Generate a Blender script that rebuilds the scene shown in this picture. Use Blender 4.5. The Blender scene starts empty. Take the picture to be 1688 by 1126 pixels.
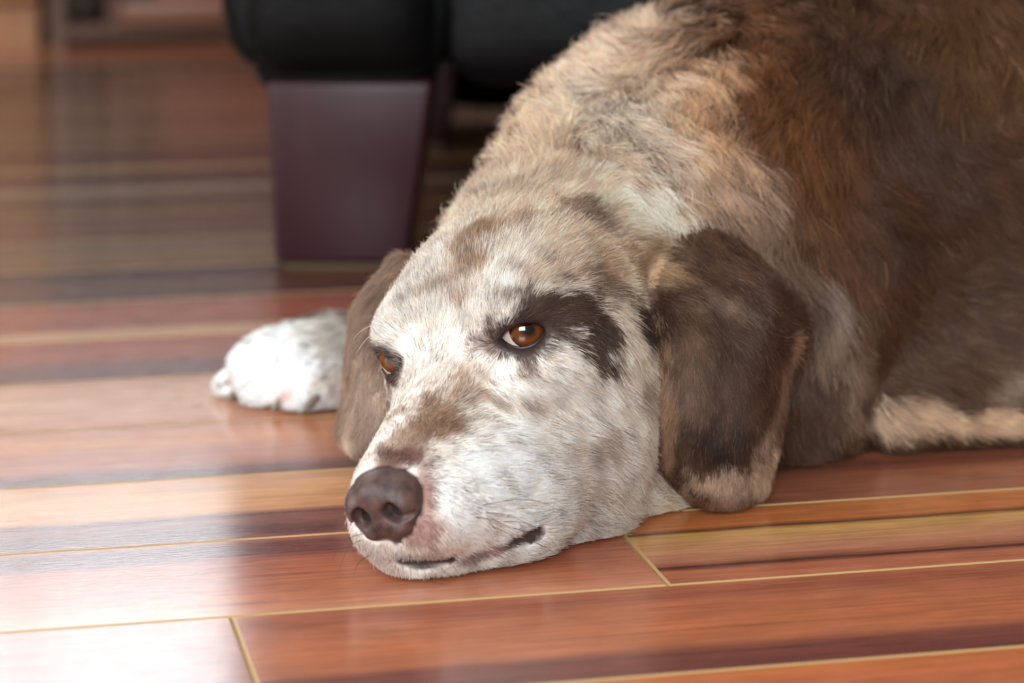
import bpy, math, random
import numpy as np
from mathutils import Vector, Matrix

# ------------------------------------------------------------------ camera, world, exposure
F_PX, PITCH, CAM_H = 4367.0, 0.22665, 0.40434          # fitted to the plank seams of the photograph (1688 px wide)
scene = bpy.context.scene
COL = scene.collection
cam_data = bpy.data.cameras.new('camera')
cam_data.sensor_width = 36.0
cam_data.lens = F_PX / 1688.0 * 36.0
cam_data.clip_start = 0.05
cam_data.dof.use_dof = True
cam_data.dof.focus_distance = 1.335
cam_data.dof.aperture_fstop = 5.2
cam_ob = bpy.data.objects.new('camera', cam_data)
cam_ob.location = (0, 0, CAM_H)
cam_ob.rotation_euler = (math.pi / 2 - PITCH, 0, 0)
COL.objects.link(cam_ob)
scene.camera = cam_ob

world = bpy.data.worlds.new('world')
scene.world = world
world.use_nodes = True
wbg = world.node_tree.nodes['Background']
wbg.inputs[0].default_value = (0.80, 0.90, 1.0, 1)
wbg.inputs[1].default_value = 0.6

WINDOW_STRENGTH = {'back': 8.5, 'left': 6.8, 'front': 29.0}
scene.view_settings.view_transform = 'Standard'
scene.view_settings.look = 'None'
scene.view_settings.exposure = 0.0
scene.view_settings.gamma = 1.0
scene.view_settings.use_curve_mapping = False
scene.cycles.use_denoising = True
scene.cycles.max_bounces = 5
scene.cycles.diffuse_bounces = 3
scene.cycles.glossy_bounces = 3
scene.cycles.transmission_bounces = 3
scene.cycles.adaptive_threshold = 0.04
scene.cycles.caustics_reflective = False
scene.cycles.caustics_refractive = False
scene.cycles_curves.shape = 'RIBBONS'

rng = np.random.default_rng(7)
random.seed(7)

# ------------------------------------------------------------------ helpers
def lin(c):
    return tuple(((v / 255.0) / 12.92 if v / 255.0 <= 0.04045 else ((v / 255.0 + 0.055) / 1.055) ** 2.4) for v in c)

def mat(name, color=(200, 200, 200), rough=0.5, **kw):
    m = bpy.data.materials.new(name)
    m.use_nodes = True
    b = m.node_tree.nodes['Principled BSDF']
    b.inputs['Base Color'].default_value = (*lin(color), 1)
    b.inputs['Roughness'].default_value = rough
    for k, v in kw.items():
        b.inputs[k.replace('_', ' ')].default_value = v
    return m

def nodes_of(m):
    return m.node_tree.nodes, m.node_tree.links, m.node_tree.nodes['Principled BSDF']

def mesh_obj(name, verts, faces, material, parent=None, smooth=False, mats=None, face_mats=None):
    me = bpy.data.meshes.new(name)
    me.from_pydata([tuple(map(float, v)) for v in verts], [], [tuple(map(int, f)) for f in faces])
    for mm in ([material] if mats is None else mats):
        me.materials.append(mm)
    if face_mats is not None:
        me.polygons.foreach_set('material_index', np.asarray(face_mats, np.int32))
    if smooth:
        me.polygons.foreach_set('use_smooth', np.ones(len(me.polygons), bool))
    me.update()
    o = bpy.data.objects.new(name, me)
    COL.objects.link(o)
    if parent is not None:
        o.parent = parent
    return o

def tag(o, label, cat=None, group=None, kind=None):
    o['label'] = label
    if cat: o['category'] = cat
    if group: o['group'] = group
    if kind: o['kind'] = kind
    return o

def empty(name, loc=(0, 0, 0), rz=0.0):
    o = bpy.data.objects.new(name, None)
    o.location = loc
    o.rotation_euler = (0, 0, rz)
    o.empty_display_size = 0.1
    COL.objects.link(o)
    return o

def box_vf(x0, x1, y0, y1, z0, z1):
    v = [(x0, y0, z0), (x1, y0, z0), (x1, y1, z0), (x0, y1, z0), (x0, y0, z1), (x1, y0, z1), (x1, y1, z1), (x0, y1, z1)]
    f = [(0, 3, 2, 1), (4, 5, 6, 7), (0, 1, 5, 4), (1, 2, 6, 5), (2, 3, 7, 6), (3, 0, 4, 7)]
    return v, f

def boxes(name, bs, material, parent=None, bevel=0.0, segs=2):
    V, Fc = [], []
    for b in bs:
        v, f = box_vf(*b)
        Fc += [tuple(i + len(V) for i in q) for q in f]
        V += v
    o = mesh_obj(name, V, Fc, material, parent)
    if bevel:
        md = o.modifiers.new('bevel', 'BEVEL')
        md.width = bevel
        md.segments = segs
        md.limit_method = 'ANGLE'
        o.data.polygons.foreach_set('use_smooth', np.ones(len(o.data.polygons), bool))
    return o

def cushion(name, x0, x1, y0, y1, z0, z1, bulge, rad, material, parent, n=14):
    """a stuffed leather panel: a rounded box whose faces swell outwards"""
    cx, cy, cz = (x0 + x1) / 2, (y0 + y1) / 2, (z0 + z1) / 2
    hx, hy, hz = (x1 - x0) / 2, (y1 - y0) / 2, (z1 - z0) / 2
    V, Fc, idx = [], [], {}
    def vert(p):
        k = tuple(round(c, 5) for c in p)
        if k in idx: return idx[k]
        q = np.array(p, float)                       # in [-1,1]^3 on the cube
        h = np.array([hx, hy, hz])
        s = q * h
        inner = np.clip(s, -(h - rad), h - rad)
        dlt = s - inner
        L = np.linalg.norm(dlt)
        if L > 1e-9: s = inner + dlt / L * rad
        w = 1 - q ** 2
        for a in range(3):
            o1, o2 = [i for i in range(3) if i != a]
            s[a] += np.sign(q[a]) * (abs(q[a]) ** 6) * bulge * math.sqrt(max(w[o1], 0) * max(w[o2], 0))
        idx[k] = len(V)
        V.append((cx + s[0], cy + s[1], cz + s[2]))
        return idx[k]
    g = np.sin(np.linspace(-1, 1, n) * math.pi / 2)
    for a in range(3):
        u, v = (a + 1) % 3, (a + 2) % 3
        for sgn in (-1, 1):
            for i in range(n - 1):
                for j in range(n - 1):
                    c = []
                    for (p, q) in ((i, j), (i + 1, j), (i + 1, j + 1), (i, j + 1)):
                        w = [0, 0, 0]; w[a] = sgn; w[u] = g[p]; w[v] = g[q]
                        c.append(vert(w))
                    Fc.append(tuple(c if sgn > 0 else c[::-1]))
    return mesh_obj(name, V, Fc, material, parent, smooth=True)

# room axes follow the floor boards
YAW = 0.22124
CY_, SY_ = math.cos(YAW), math.sin(YAW)
def room(u, v, z=0.0):
    return (u * CY_ - v * SY_, u * SY_ + v * CY_, z)
U0, U1, V0, V1, ZC = -2.4, 3.0, -2.2, 4.40, 2.5

# ------------------------------------------------------------------ room shell
wall_mat = mat('wall_paint', (176, 160, 142), 0.8)
nt, lk, bs = nodes_of(wall_mat)
nz = nt.new('ShaderNodeTexNoise'); nz.inputs['Scale'].default_value = 60
bp = nt.new('ShaderNodeBump'); bp.inputs['Strength'].default_value = 0.05
lk.new(nz.outputs[0], bp.inputs['Height']); lk.new(bp.outputs[0], bs.inputs['Normal'])
trim_mat = mat('trim_white', (235, 233, 228), 0.4)

def room_box(name, b, material):
    v, f = box_vf(*b)
    o = mesh_obj(name, v, f, material)
    o.rotation_euler = (0, 0, YAW)
    o['kind'] = 'structure'
    return o

def wall_with_hole(name, axis, pos, thick, a0, a1, hole):
    """a wall along u (axis 'v') or along v (axis 'u') with one window opening"""
    h0, h1, z0, z1 = hole
    parts = [(a0, h0, 0, ZC), (h1, a1, 0, ZC), (h0, h1, 0, z0), (h0, h1, z1, ZC)]
    bl = []
    for (p, q, za, zb) in parts:
        bl.append((p, q, min(pos, pos + thick), max(pos, pos + thick), za, zb) if axis == 'v'
                  else (min(pos, pos + thick), max(pos, pos + thick), p, q, za, zb))
    o = boxes(name, bl, wall_mat)
    o.rotation_euler = (0, 0, YAW)
    o['kind'] = 'structure'
    return o

def sky_mat(name, strength):
    m = bpy.data.materials.new(name)
    m.use_nodes = True
    n = m.node_tree.nodes
    n.remove(n['Principled BSDF'])
    e = n.new('ShaderNodeEmission')
    e.inputs[0].default_value = (0.85, 0.94, 1.0, 1)
    e.inputs[1].default_value = strength
    m.node_tree.links.new(e.outputs[0], n['Material Output'].inputs[0])
    return m

LAST = ['']
def window(name, axis, pos, out, hole, strength, cols, rows):
    h0, h1, z0, z1 = hole
    root = empty(name, (0, 0, 0), YAW)
    root['kind'] = 'structure'
    def bar(nm, p, q, za, zb, d0, d1, m=trim_mat):
        b = (p, q, pos + min(d0, d1), pos + max(d0, d1), za, zb) if axis == 'v' else (pos + min(d0, d1), pos + max(d0, d1), p, q, za, zb)
        o = boxes(nm, [b], m, root)
        LAST[0] = o.name
        return o
    w = 0.05
    bar('window_frame', h0, h0 + w, z0, z1, 0.02 * out, 0.09 * out)
    bar('window_frame', h1 - w, h1, z0, z1, 0.02 * out, 0.09 * out)
    bar('window_frame', h0 + w, h1 - w, z1 - w, z1, 0.02 * out, 0.09 * out)
    bar('window_sill', h0 + w, h1 - w, z0, z0 + w, -0.03 * out, 0.09 * out)
    dx, dz = (h1 - h0 - 2 * w) / cols, (z1 - z0 - 2 * w) / rows
    pm = sky_mat(name + '_daylight', strength)
    for i in range(cols):
        for j in range(rows):
            g = 0.012
            bar('pane', h0 + w + i * dx + g, h0 + w + (i + 1) * dx - g, z0 + w + j * dz + g, z0 + w + (j + 1) * dz - g, 0.05 * out, 0.06 * out, pm)
            pane = bpy.data.objects[LAST[0]]
            pane.data.materials.append(trim_mat)
            ctr = (pos + 0.05 * out)
            pane.data.polygons.foreach_set('material_index', np.array([0 if abs((p.center.y if axis == 'v' else p.center.x) - ctr) < 1e-4 and abs(p.normal.y if axis == 'v' else p.normal.x) > .9 else 1 for p in pane.data.polygons], np.int32))
    for i in range(1, cols):
        bar('muntin', h0 + w + i * dx - 0.012, h0 + w + i * dx + 0.012, z0 + w, z1 - w, 0.03 * out, 0.08 * out)
    for j in range(1, rows):
        for i in range(cols):
            bar('muntin', h0 + w + i * dx + 0.012, h0 + w + (i + 1) * dx - 0.012, z0 + w + j * dz - 0.012, z0 + w + j * dz + 0.012, 0.03 * out, 0.08 * out)

T = 0.12
HB = (-0.80, 1.95, 0.96, 2.2)
HL = (-0.9, 2.3, 0.35, 2.2)
HF = (-1.5, 0.3, 0.9, 2.1)
wall_with_hole('wall_back', 'v', V1, T, U0 - T, U1 + T, HB)
wall_with_hole('wall_left', 'u', U0, -T, V0, V1, HL)
wall_with_hole('wall_front', 'v', V0, -T, U0 - T, U1 + T, HF)
room_box('wall_right', (U1, U1 + T, V0, V1, 0, ZC), wall_mat)
room_box('ceiling', (U0 - T, U1 + T, V0 - T, V1 + T, ZC, ZC + 0.1), mat('ceiling_paint', (206, 200, 192), 0.9))
window('window_1', 'v', V1, 1, HB, WINDOW_STRENGTH['back'], 3, 2)
window('window_2', 'u', U0, -1, HL, WINDOW_STRENGTH['left'], 3, 2)
window('window_3', 'v', V0, -1, HF, WINDOW_STRENGTH['front'], 2, 2)
room_box('baseboard_back', (U0, U1, V1 - 0.015, V1, 0.0005, 0.09), trim_mat)
room_box('baseboard_left', (U0, U0 + 0.015, V0, V1 - 0.015, 0.0005, 0.09), trim_mat)

# ------------------------------------------------------------------ floor boards
floor = room_box('floor', (U0, U1, V0, V1, -0.10, -0.0125), mat('subfloor', (90, 66, 48), 0.9))
PW, V_S0 = 0.12, 1.06023          # board width, position of the seam at the bottom of the photograph
bevel_mat = mat('board_bevel', (178, 146, 100), 0.42)

def tone(c, k=1.06, s=0.84):
    g = 0.35 * c[0] + 0.5 * c[1] + 0.15 * c[2]
    return tuple(max(0, (g + (v - g) * s)) * k for v in c)
def wood(name, stops, seed, wander=0.05, fine=0.55):
    """glossy laminate: colour runs along the board, changing across it as the stops say (0 = near edge, 1 = far edge)"""
    m = bpy.data.materials.new(name)
    m.use_nodes = True
    n, l, b = nodes_of(m)
    tc = n.new('ShaderNodeTexCoord')
    sx = n.new('ShaderNodeSeparateXYZ'); l.new(tc.outputs['Object'], sx.inputs[0])
    def noise(scale_u, scale_v, detail, off):
        mp = n.new('ShaderNodeMapping')
        mp.inputs['Scale'].default_value = (scale_u, scale_v, 1)
        mp.inputs['Location'].default_value = (seed * 1.7 + off, seed * 3.1 - off, seed)
        l.new(tc.outputs['Object'], mp.inputs[0])
        t = n.new('ShaderNodeTexNoise')
        t.inputs['Scale'].default_value = 1.0
        t.inputs['Detail'].default_value = detail
        t.inputs['Roughness'].default_value = 0.6
        l.new(mp.outputs[0], t.inputs['Vector'])
        return t.outputs['Fac']
    def math_(op, a, bb, c=None):
        q = n.new('ShaderNodeMath'); q.operation = op
        for i, vv in enumerate((a, bb, c)):
            if vv is None: continue
            if isinstance(vv, (int, float)): q.inputs[i].default_value = vv
            else: l.new(vv, q.inputs[i])
        return q.outputs[0]
    t = math_('MULTIPLY_ADD', sx.outputs['Y'], 1.0 / PW, 0.5)
    big = noise(2.6, 9, 3, 0)
    mid = noise(6, 70, 5, 5)
    t = math_('ADD', t, math_('MULTIPLY', math_('SUBTRACT', big, 0.5), wander * 4))
    t = math_('ADD', t, math_('MULTIPLY', math_('SUBTRACT', mid, 0.5), wander * 3.2))
    ramp = n.new('ShaderNodeValToRGB')
    cr = ramp.color_ramp
    cr.elements[0].position, cr.elements[0].color = stops[0][0], (*lin(tone(stops[0][1])), 1)
    cr.elements[1].position, cr.elements[1].color = stops[-1][0], (*lin(tone(stops[-1][1])), 1)
    for p, c in stops[1:-1]:
        e = cr.elements.new(p); e.color = (*lin(tone(c)), 1)
    l.new(t, ramp.inputs[0])
    grain = noise(14, 380, 5, 11)
    gr = n.new('ShaderNodeMapRange')
    gr.inputs['From Min'].default_value = 0.3; gr.inputs['From Max'].default_value = 0.7
    gr.inputs['To Min'].default_value = 0.74; gr.inputs['To Max'].default_value = 1.2
    l.new(grain, gr.inputs[0])
    streak = noise(5.0, 170, 4, 21)
    st = n.new('ShaderNodeMapRange')
    st.inputs['From Min'].default_value = 0.60; st.inputs['From Max'].default_value = 0.74
    st.inputs['To Min'].default_value = 1.0; st.inputs['To Max'].default_value = 1 - fine
    l.new(streak, st.inputs[0])
    mott = noise(28, 60, 4, 41)
    mo = n.new('ShaderNodeMapRange')
    mo.inputs['From Min'].default_value = 0.3; mo.inputs['From Max'].default_value = 0.7
    mo.inputs['To Min'].default_value = 0.86; mo.inputs['To Max'].default_value = 1.12
    l.new(mott, mo.inputs[0])
    val = math_('MULTIPLY', math_('MULTIPLY', gr.outputs[0], st.outputs[0]), mo.outputs[0])
    mx = n.new('ShaderNodeVectorMath'); mx.operation = 'SCALE'
    l.new(ramp.outputs[0], mx.inputs[0]); l.new(val, mx.inputs['Scale'])
    l.new(mx.outputs[0], b.inputs['Base Color'])
    b.inputs['Roughness'].default_value = 0.24
    b.inputs['Specular IOR Level'].default_value = 0.5
    pores = noise(60, 900, 2, 31)
    rr = n.new('ShaderNodeMapRange')
    rr.inputs['From Min'].default_value = 0.3; rr.inputs['From Max'].default_value = 0.7
    rr.inputs['To Min'].default_value = 0.12; rr.inputs['To Max'].default_value = 0.24
    l.new(pores, rr.inputs[0]); l.new(rr.outputs[0], b.inputs['Roughness'])
    bp = n.new('ShaderNodeBump'); bp.inputs['Strength'].default_value = 0.16; bp.inputs['Distance'].default_value = 0.0005
    l.new(pores, bp.inputs['Height']); l.new(bp.outputs[0], b.inputs['Normal'])
    return m

RED, ORG, TAN, YEL, DRK, BLK, PNK = (172, 94, 60), (188, 102, 48), (190, 126, 78), (198, 146, 74), (112, 56, 46), (66, 34, 32), (184, 116, 84)
W_ = {  # (row, plank) -> stops.   row k lies between seam k and seam k+1
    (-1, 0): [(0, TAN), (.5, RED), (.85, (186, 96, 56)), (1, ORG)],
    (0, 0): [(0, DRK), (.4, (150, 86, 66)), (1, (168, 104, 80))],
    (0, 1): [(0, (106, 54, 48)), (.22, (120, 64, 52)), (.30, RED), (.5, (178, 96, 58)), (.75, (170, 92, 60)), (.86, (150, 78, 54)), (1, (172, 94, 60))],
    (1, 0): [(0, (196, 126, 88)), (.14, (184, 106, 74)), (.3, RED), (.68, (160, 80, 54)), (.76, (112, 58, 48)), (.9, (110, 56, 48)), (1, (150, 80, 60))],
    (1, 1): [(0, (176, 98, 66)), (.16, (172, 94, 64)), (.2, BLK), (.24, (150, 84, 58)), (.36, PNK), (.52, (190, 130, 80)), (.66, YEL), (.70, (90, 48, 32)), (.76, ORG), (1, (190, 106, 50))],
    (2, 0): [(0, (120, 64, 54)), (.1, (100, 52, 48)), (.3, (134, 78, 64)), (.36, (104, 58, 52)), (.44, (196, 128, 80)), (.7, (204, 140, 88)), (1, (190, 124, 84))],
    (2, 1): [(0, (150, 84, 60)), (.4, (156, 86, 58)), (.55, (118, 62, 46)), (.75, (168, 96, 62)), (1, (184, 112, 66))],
    (3, 0): [(0, (94, 48, 44)), (.13, (112, 58, 50)), (.25, (164, 88, 60)), (.5, (170, 94, 64)), (.65, (190, 112, 66)), (.9, (184, 112, 74)), (1, (150, 84, 60))],
    (4, 0): [(0, (170, 92, 64)), (.15, (186, 124, 92)), (.5, (190, 138, 108)), (.9, (186, 130, 100)), (1, (150, 96, 76))],
    (5, 0): [(0, (96, 48, 44)), (.3, (108, 54, 46)), (.6, (150, 74, 50)), (.85, (146, 70, 48)), (1, (164, 84, 54))],
    (6, 0): [(0, (176, 128, 92)), (.18, (180, 130, 92)), (.28, (140, 68, 46)), (.7, (150, 78, 56)), (1, (130, 66, 48))],
    (7, 0): [(0, (84, 46, 44)), (.3, (128, 74, 52)), (.6, (120, 70, 50)), (.8, (82, 40, 38)), (1, (96, 50, 42))],
    (8, 0): [(0, (134, 78, 46)), (.35, (166, 112, 66)), (.8, (140, 104, 78)), (1, (150, 96, 60))],
    (9, 0): [(0, (110, 56, 42)), (.4, (150, 90, 58)), (.7, (140, 84, 60)), (1, (100, 50, 40))],
    (10, 0): [(0, (140, 90, 56)), (.5, (120, 76, 50)), (1, (150, 116, 92))],
    (11, 0): [(0, (150, 120, 100)), (.4, (110, 58, 46)), (.6, (100, 50, 40)), (1, (150, 100, 60))],
    (12, 0): [(0, (160, 110, 66)), (.5, (110, 54, 40)), (1, (96, 46, 36))],
    (13, 0): [(0, (120, 66, 46)), (.5, (140, 92, 62)), (1, (110, 60, 44))],
    (14, 0): [(0, (150, 104, 66)), (.4, (120, 70, 48)), (1, (130, 84, 62))],
    (15, 0): [(0, (110, 58, 42)), (.6, (146, 100, 68)), (1, (120, 70, 50))],
    (16, 0): [(0, (140, 98, 70)), (.5, (112, 60, 44)), (1, (126, 74, 50))],
    (17, 0): [(0, (120, 66, 46)), (.5, (134, 82, 54)), (1, (104, 54, 40))],
    (18, 0): [(0, (110, 60, 44)), (.5, (128, 76, 52)), (1, (104, 54, 40))],
}
generic = [wood('laminate_generic_%d' % i, s, 40 + i * 7) for i, s in enumerate([
    [(0, DRK), (.3, RED), (.7, ORG), (1, TAN)], [(0, TAN), (.4, PNK), (.8, RED), (1, DRK)],
    [(0, RED), (.5, (150, 78, 52)), (1, ORG)], [(0, PNK), (.3, TAN), (.6, DRK), (1, RED)]])]
JOINTS = {0: 0.1306, 1: 0.3435}          # butt joints seen in the photograph
def plank(u0, u1, v0, v1, material):
    c, dpt, g = 0.0014, 0.0009, 0.0001
    hx, hy = (u1 - u0) / 2 - g, (v1 - v0) / 2 - g
    V = []
    for (x, y, z) in ((hx - c, hy - c, 0), (hx, hy, -dpt), (hx, hy, -0.012)):
        V += [(-x, -y, z), (x, -y, z), (x, y, z), (-x, y, z)]
    Fc = [(0, 1, 2, 3), (11, 10, 9, 8)]
    fm = [0, 0]
    for r in (0, 4):
        for i in range(4):
            Fc.append((r + 4 + i, r + 4 + (i + 1) % 4, r + (i + 1) % 4, r + i)); fm.append(1 if r == 0 else 0)
    o = mesh_obj('plank', V, Fc, None, floor, mats=[material, bevel_mat], face_mats=fm)
    o.location = ((u0 + u1) / 2, (v0 + v1) / 2, 0)
    return o

wood_cache = {}
kmin = int(math.floor((V0 - V_S0) / PW)); kmax = int(math.ceil((V1 - V_S0) / PW))
for k in range(kmin, kmax):
    va, vb = max(V0, V_S0 + k * PW), min(V1, V_S0 + (k + 1) * PW)
    if vb - va < 0.02: continue
    j = JOINTS.get(k, 0.28 + ((k * 0.437) % 1.0) * 0.12 if k in (2, 3, 4) else 0.46 + ((k * 0.437) % 1.0) * 0.42)
    cuts = [U0] + [c for c in (j + 1.25 * i for i in range(-4, 5)) if U0 + 0.15 < c < U1 - 0.15] + [U1]
    for a, b in zip(cuts[:-1], cuts[1:]):
        side = 1 if (a + b) / 2 > j else 0
        key = (k, side) if (k, side) in W_ else ((k, 0) if (k, 0) in W_ and k not in JOINTS else None)
        near = abs((a + b) / 2 - j) < 0.7
        if key and near:
            if key not in wood_cache: wood_cache[key] = wood('laminate_row_%d_%d' % key, W_[key] if k < 7 else [(p_, tuple(v_ * .72 for v_ in c_)) for p_, c_ in W_[key]], 3 + k * 5 + side * 2, 0.03)  # far rows darkened: dimmer light and reflection put into the board colour
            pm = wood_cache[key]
        else:
            pm = generic[(k * 3 + int(a * 5)) % 4]
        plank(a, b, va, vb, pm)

# ------------------------------------------------------------------ sofa
leather = mat('black_leather', (7, 8, 9), 0.45, Specular_IOR_Level=0.18)
n, l, b = nodes_of(leather)
tc = n.new('ShaderNodeTexCoord')
vo = n.new('ShaderNodeTexVoronoi'); vo.inputs['Scale'].default_value = 260
l.new(tc.outputs['Object'], vo.inputs['Vector'])
nz = n.new('ShaderNodeTexNoise'); nz.inputs['Scale'].default_value = 14; nz.inputs['Detail'].default_value = 4
l.new(tc.outputs['Object'], nz.inputs['Vector'])
ad = n.new('ShaderNodeMath'); ad.operation = 'MULTIPLY_ADD'; ad.inputs[1].default_value = 6.0
l.new(nz.outputs[0], ad.inputs[0]); l.new(vo.outputs['Distance'], ad.inputs[2])
bp = n.new('ShaderNodeBump'); bp.inputs['Strength'].default_value = 0.25; bp.inputs['Distance'].default_value = 0.002
l.new(ad.outputs[0], bp.inputs['Height']); l.new(bp.outputs[0], b.inputs['Normal'])
leg_mat = mat('mahogany_lacquer', (58, 28, 32), 0.36, Specular_IOR_Level=0.32)
n, l, b = nodes_of(leg_mat)
tc = n.new('ShaderNodeTexCoord'); mp = n.new('ShaderNodeMapping'); mp.inputs['Scale'].default_value = (60, 60, 4)
nz = n.new('ShaderNodeTexNoise'); nz.inputs['Scale'].default_value = 1.0; nz.inputs['Detail'].default_value = 4
rp = n.new('ShaderNodeValToRGB')
rp.color_ramp.elements[0].color = (*lin((38, 17, 22)), 1); rp.color_ramp.elements[1].color = (*lin((58, 28, 34)), 1)
l.new(tc.outputs['Object'], mp.inputs[0]); l.new(mp.outputs[0], nz.inputs[0]); l.new(nz.outputs[0], rp.inputs[0]); l.new(rp.outputs[0], b.inputs['Base Color'])

SX, SY0, SZ = -0.212, 1.985, 0.140      # left edge, front plane, underside of the sofa
sofa = empty('sofa', (SX, SY0, 0), math.radians(-1.5))
tag(sofa, 'black leather sofa on dark wooden block legs standing behind the dog', 'sofa')
SW, SDp, AW = 1.95, 0.86, 0.166
for (ax, s) in ((0.0, 0), (SW - AW, 1)):
    cushion('arm_front_panel', ax, ax + AW, 0.0, 0.09, SZ, 0.60, 0.016, 0.045, leather, sofa)
    cushion('armrest', ax + 0.004, ax + AW - 0.004, 0.055, SDp - 0.02, SZ + 0.004, 0.61, 0.015, 0.045, leather, sofa)
cushion('seat_rail', AW - 0.002, SW - AW + 0.002, 0.006, 0.12, SZ + 0.002, 0.33, 0.010, 0.03, leather, sofa)
w3 = (SW - 2 * AW) / 2
for i in range(2):
    cushion('seat_cushion', AW + i * w3 + 0.004, AW + (i + 1) * w3 - 0.004, 0.0, 0.62, 0.335, 0.48, 0.02, 0.05, leather, sofa)
    cushion('back_cushion', AW + i * w3 + 0.004, AW + (i + 1) * w3 - 0.004, 0.56, 0.78, 0.47, 0.86, 0.03, 0.07, leather, sofa)
cushion('backrest', 0.05, SW - 0.05, 0.745, SDp, 0.02, 0.80, 0.01, 0.05, leather, sofa)  # extended down near the floor to block light from under the sofa
boxes('underside', [(0.10, SW - 0.10, 0.10, 0.74, SZ + 0.012, SZ + 0.05)], mat('black_lining', (14, 13, 13), 0.9), sofa)
def sofa_leg(x0, x1, y0, y1, left):
    tx = 0.021
    xb0, xb1 = (x0 + 0.003, x1 - tx) if left else (x0 + tx, x1 - 0.003)
    V = [(xb0, y0 + 0.004, 0.004), (xb1, y0 + 0.004, 0.004), (xb1, y1 - 0.01, 0.004), (xb0, y1 - 0.01, 0.004),
         (x0, y0, SZ + 0.006), (x1, y0, SZ + 0.006), (x1, y1, SZ + 0.006), (x0, y1, SZ + 0.006)]
    Fc = [(0, 3, 2, 1), (4, 5, 6, 7), (0, 1, 5, 4), (1, 2, 6, 5), (2, 3, 7, 6), (3, 0, 4, 7)]
    o = mesh_obj('leg', V, Fc, leg_mat, sofa, smooth=True)
    md = o.modifiers.new('bevel', 'BEVEL'); md.width = 0.005; md.segments = 3
    g = boxes('glide', [(xb0 + 0.006, xb1 - 0.006, y0 + 0.01, y1 - 0.016, 0.0, 0.0045)], mat('felt_glide', (96, 78, 58), 0.9), o)
for y0 in (0.012, 0.62):
    sofa_leg(0.026, 0.152, y0, y0 + 0.10, True)
    sofa_leg(SW - 0.152, SW - 0.026, y0, y0 + 0.10, False)

# ------------------------------------------------------------------ far furniture, out of focus
oak = mat('oak_board', (150, 100, 62), 0.45)
n, l, b = nodes_of(oak)
tc = n.new('ShaderNodeTexCoord'); mp = n.new('ShaderNodeMapping'); mp.inputs['Scale'].default_value = (40, 40, 3)
nz = n.new('ShaderNodeTexNoise'); nz.inputs['Scale'].default_value = 1.0; nz.inputs['Detail'].default_value = 5
rp = n.new('ShaderNodeValToRGB')
rp.color_ramp.elements[0].color = (*lin((132, 84, 50)), 1); rp.color_ramp.elements[1].color = (*lin((176, 124, 82)), 1)
l.new(tc.outputs['Object'], mp.inputs[0]); l.new(mp.outputs[0], nz.inputs[0]); l.new(nz.outputs[0], rp.inputs[0]); l.new(rp.outputs[0], b.inputs['Base Color'])
walnut = mat('walnut_board', (84, 52, 32), 0.4)
# low oak cupboard at the left edge of the photograph
cup = empty('cupboard', (-0.61, 3.42, 0), YAW)
tag(cup, 'low light oak cupboard at the far left beyond the sofa', 'cupboard')
boxes('body', [(-0.62, 0, 0.02, 0.42, 0.06, 0.43)], oak, cup, 0.004)
boxes('plinth', [(-0.60, -0.002, 0.03, 0.40, 0.0, 0.06)], oak, cup)
for x0 in (-0.62, -0.308):
    d = boxes('door', [(x0 + 0.002, x0 + 0.306, 0.0, 0.019, 0.065, 0.42)], oak, cup, 0.003)
    boxes('handle', [(x0 + (0.27 if x0 < -.5 else 0.03), x0 + (0.285 if x0 < -.5 else 0.045), -0.03, -0.0, 0.28, 0.36)], mat('handle_metal', (150, 145, 140), 0.3, Metallic=1.0), d, 0.003)
case = empty('bookcase', (-0.60, 3.44, 0), YAW)
tag(case, 'low dark walnut bookcase on the floor beyond the sofa', 'bookcase')
CWd, CH = 1.30, 0.46
boxes('side_panel', [(0, 0.02, 0, 0.30, 0, CH)], walnut, case)
boxes('side_panel', [(CWd - 0.02, CWd, 0, 0.30, 0, CH)], walnut, case)
boxes('divider', [(0.075, 0.09, 0.004, 0.28, 0.03, CH - 0.02)], walnut, case)
boxes('divider', [(0.64, 0.66, 0.004, 0.28, 0.03, CH - 0.02)], walnut, case)
boxes('top', [(-0.01, CWd + 0.01, -0.01, 0.31, CH, CH + 0.02)], walnut, case)
boxes('shelf', [(0.02, CWd - 0.02, 0.005, 0.28, 0.015, 0.03)], walnut, case)
boxes('shelf', [(0.09, 0.64, 0.005, 0.28, 0.235, 0.25)], walnut, case)
boxes('back_panel', [(0.02, CWd - 0.02, 0.285, 0.30, 0.03, CH)], walnut, case)
dr = boxes('drawer_front', [(0.092, 0.638, -0.008, 0.016, 0.032, 0.062)], mat('drawer_brown', (112, 66, 40), 0.4), case, 0.002)
rb = boxes('storage_box', [(0.145, 0.325, 0.06, 0.17, 0.0305, 0.12)], mat('red_box', (150, 34, 16), 0.5), None, 0.004)
rb.location = case.location; rb.rotation_euler = case.rotation_euler
boxes('lid', [(0.14, 0.33, 0.055, 0.175, 0.1205, 0.135)], mat('red_box_lid', (140, 30, 16), 0.5), rb, 0.003)
tag(rb, 'orange red storage box on the bottom shelf of the far bookcase', 'box')

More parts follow.
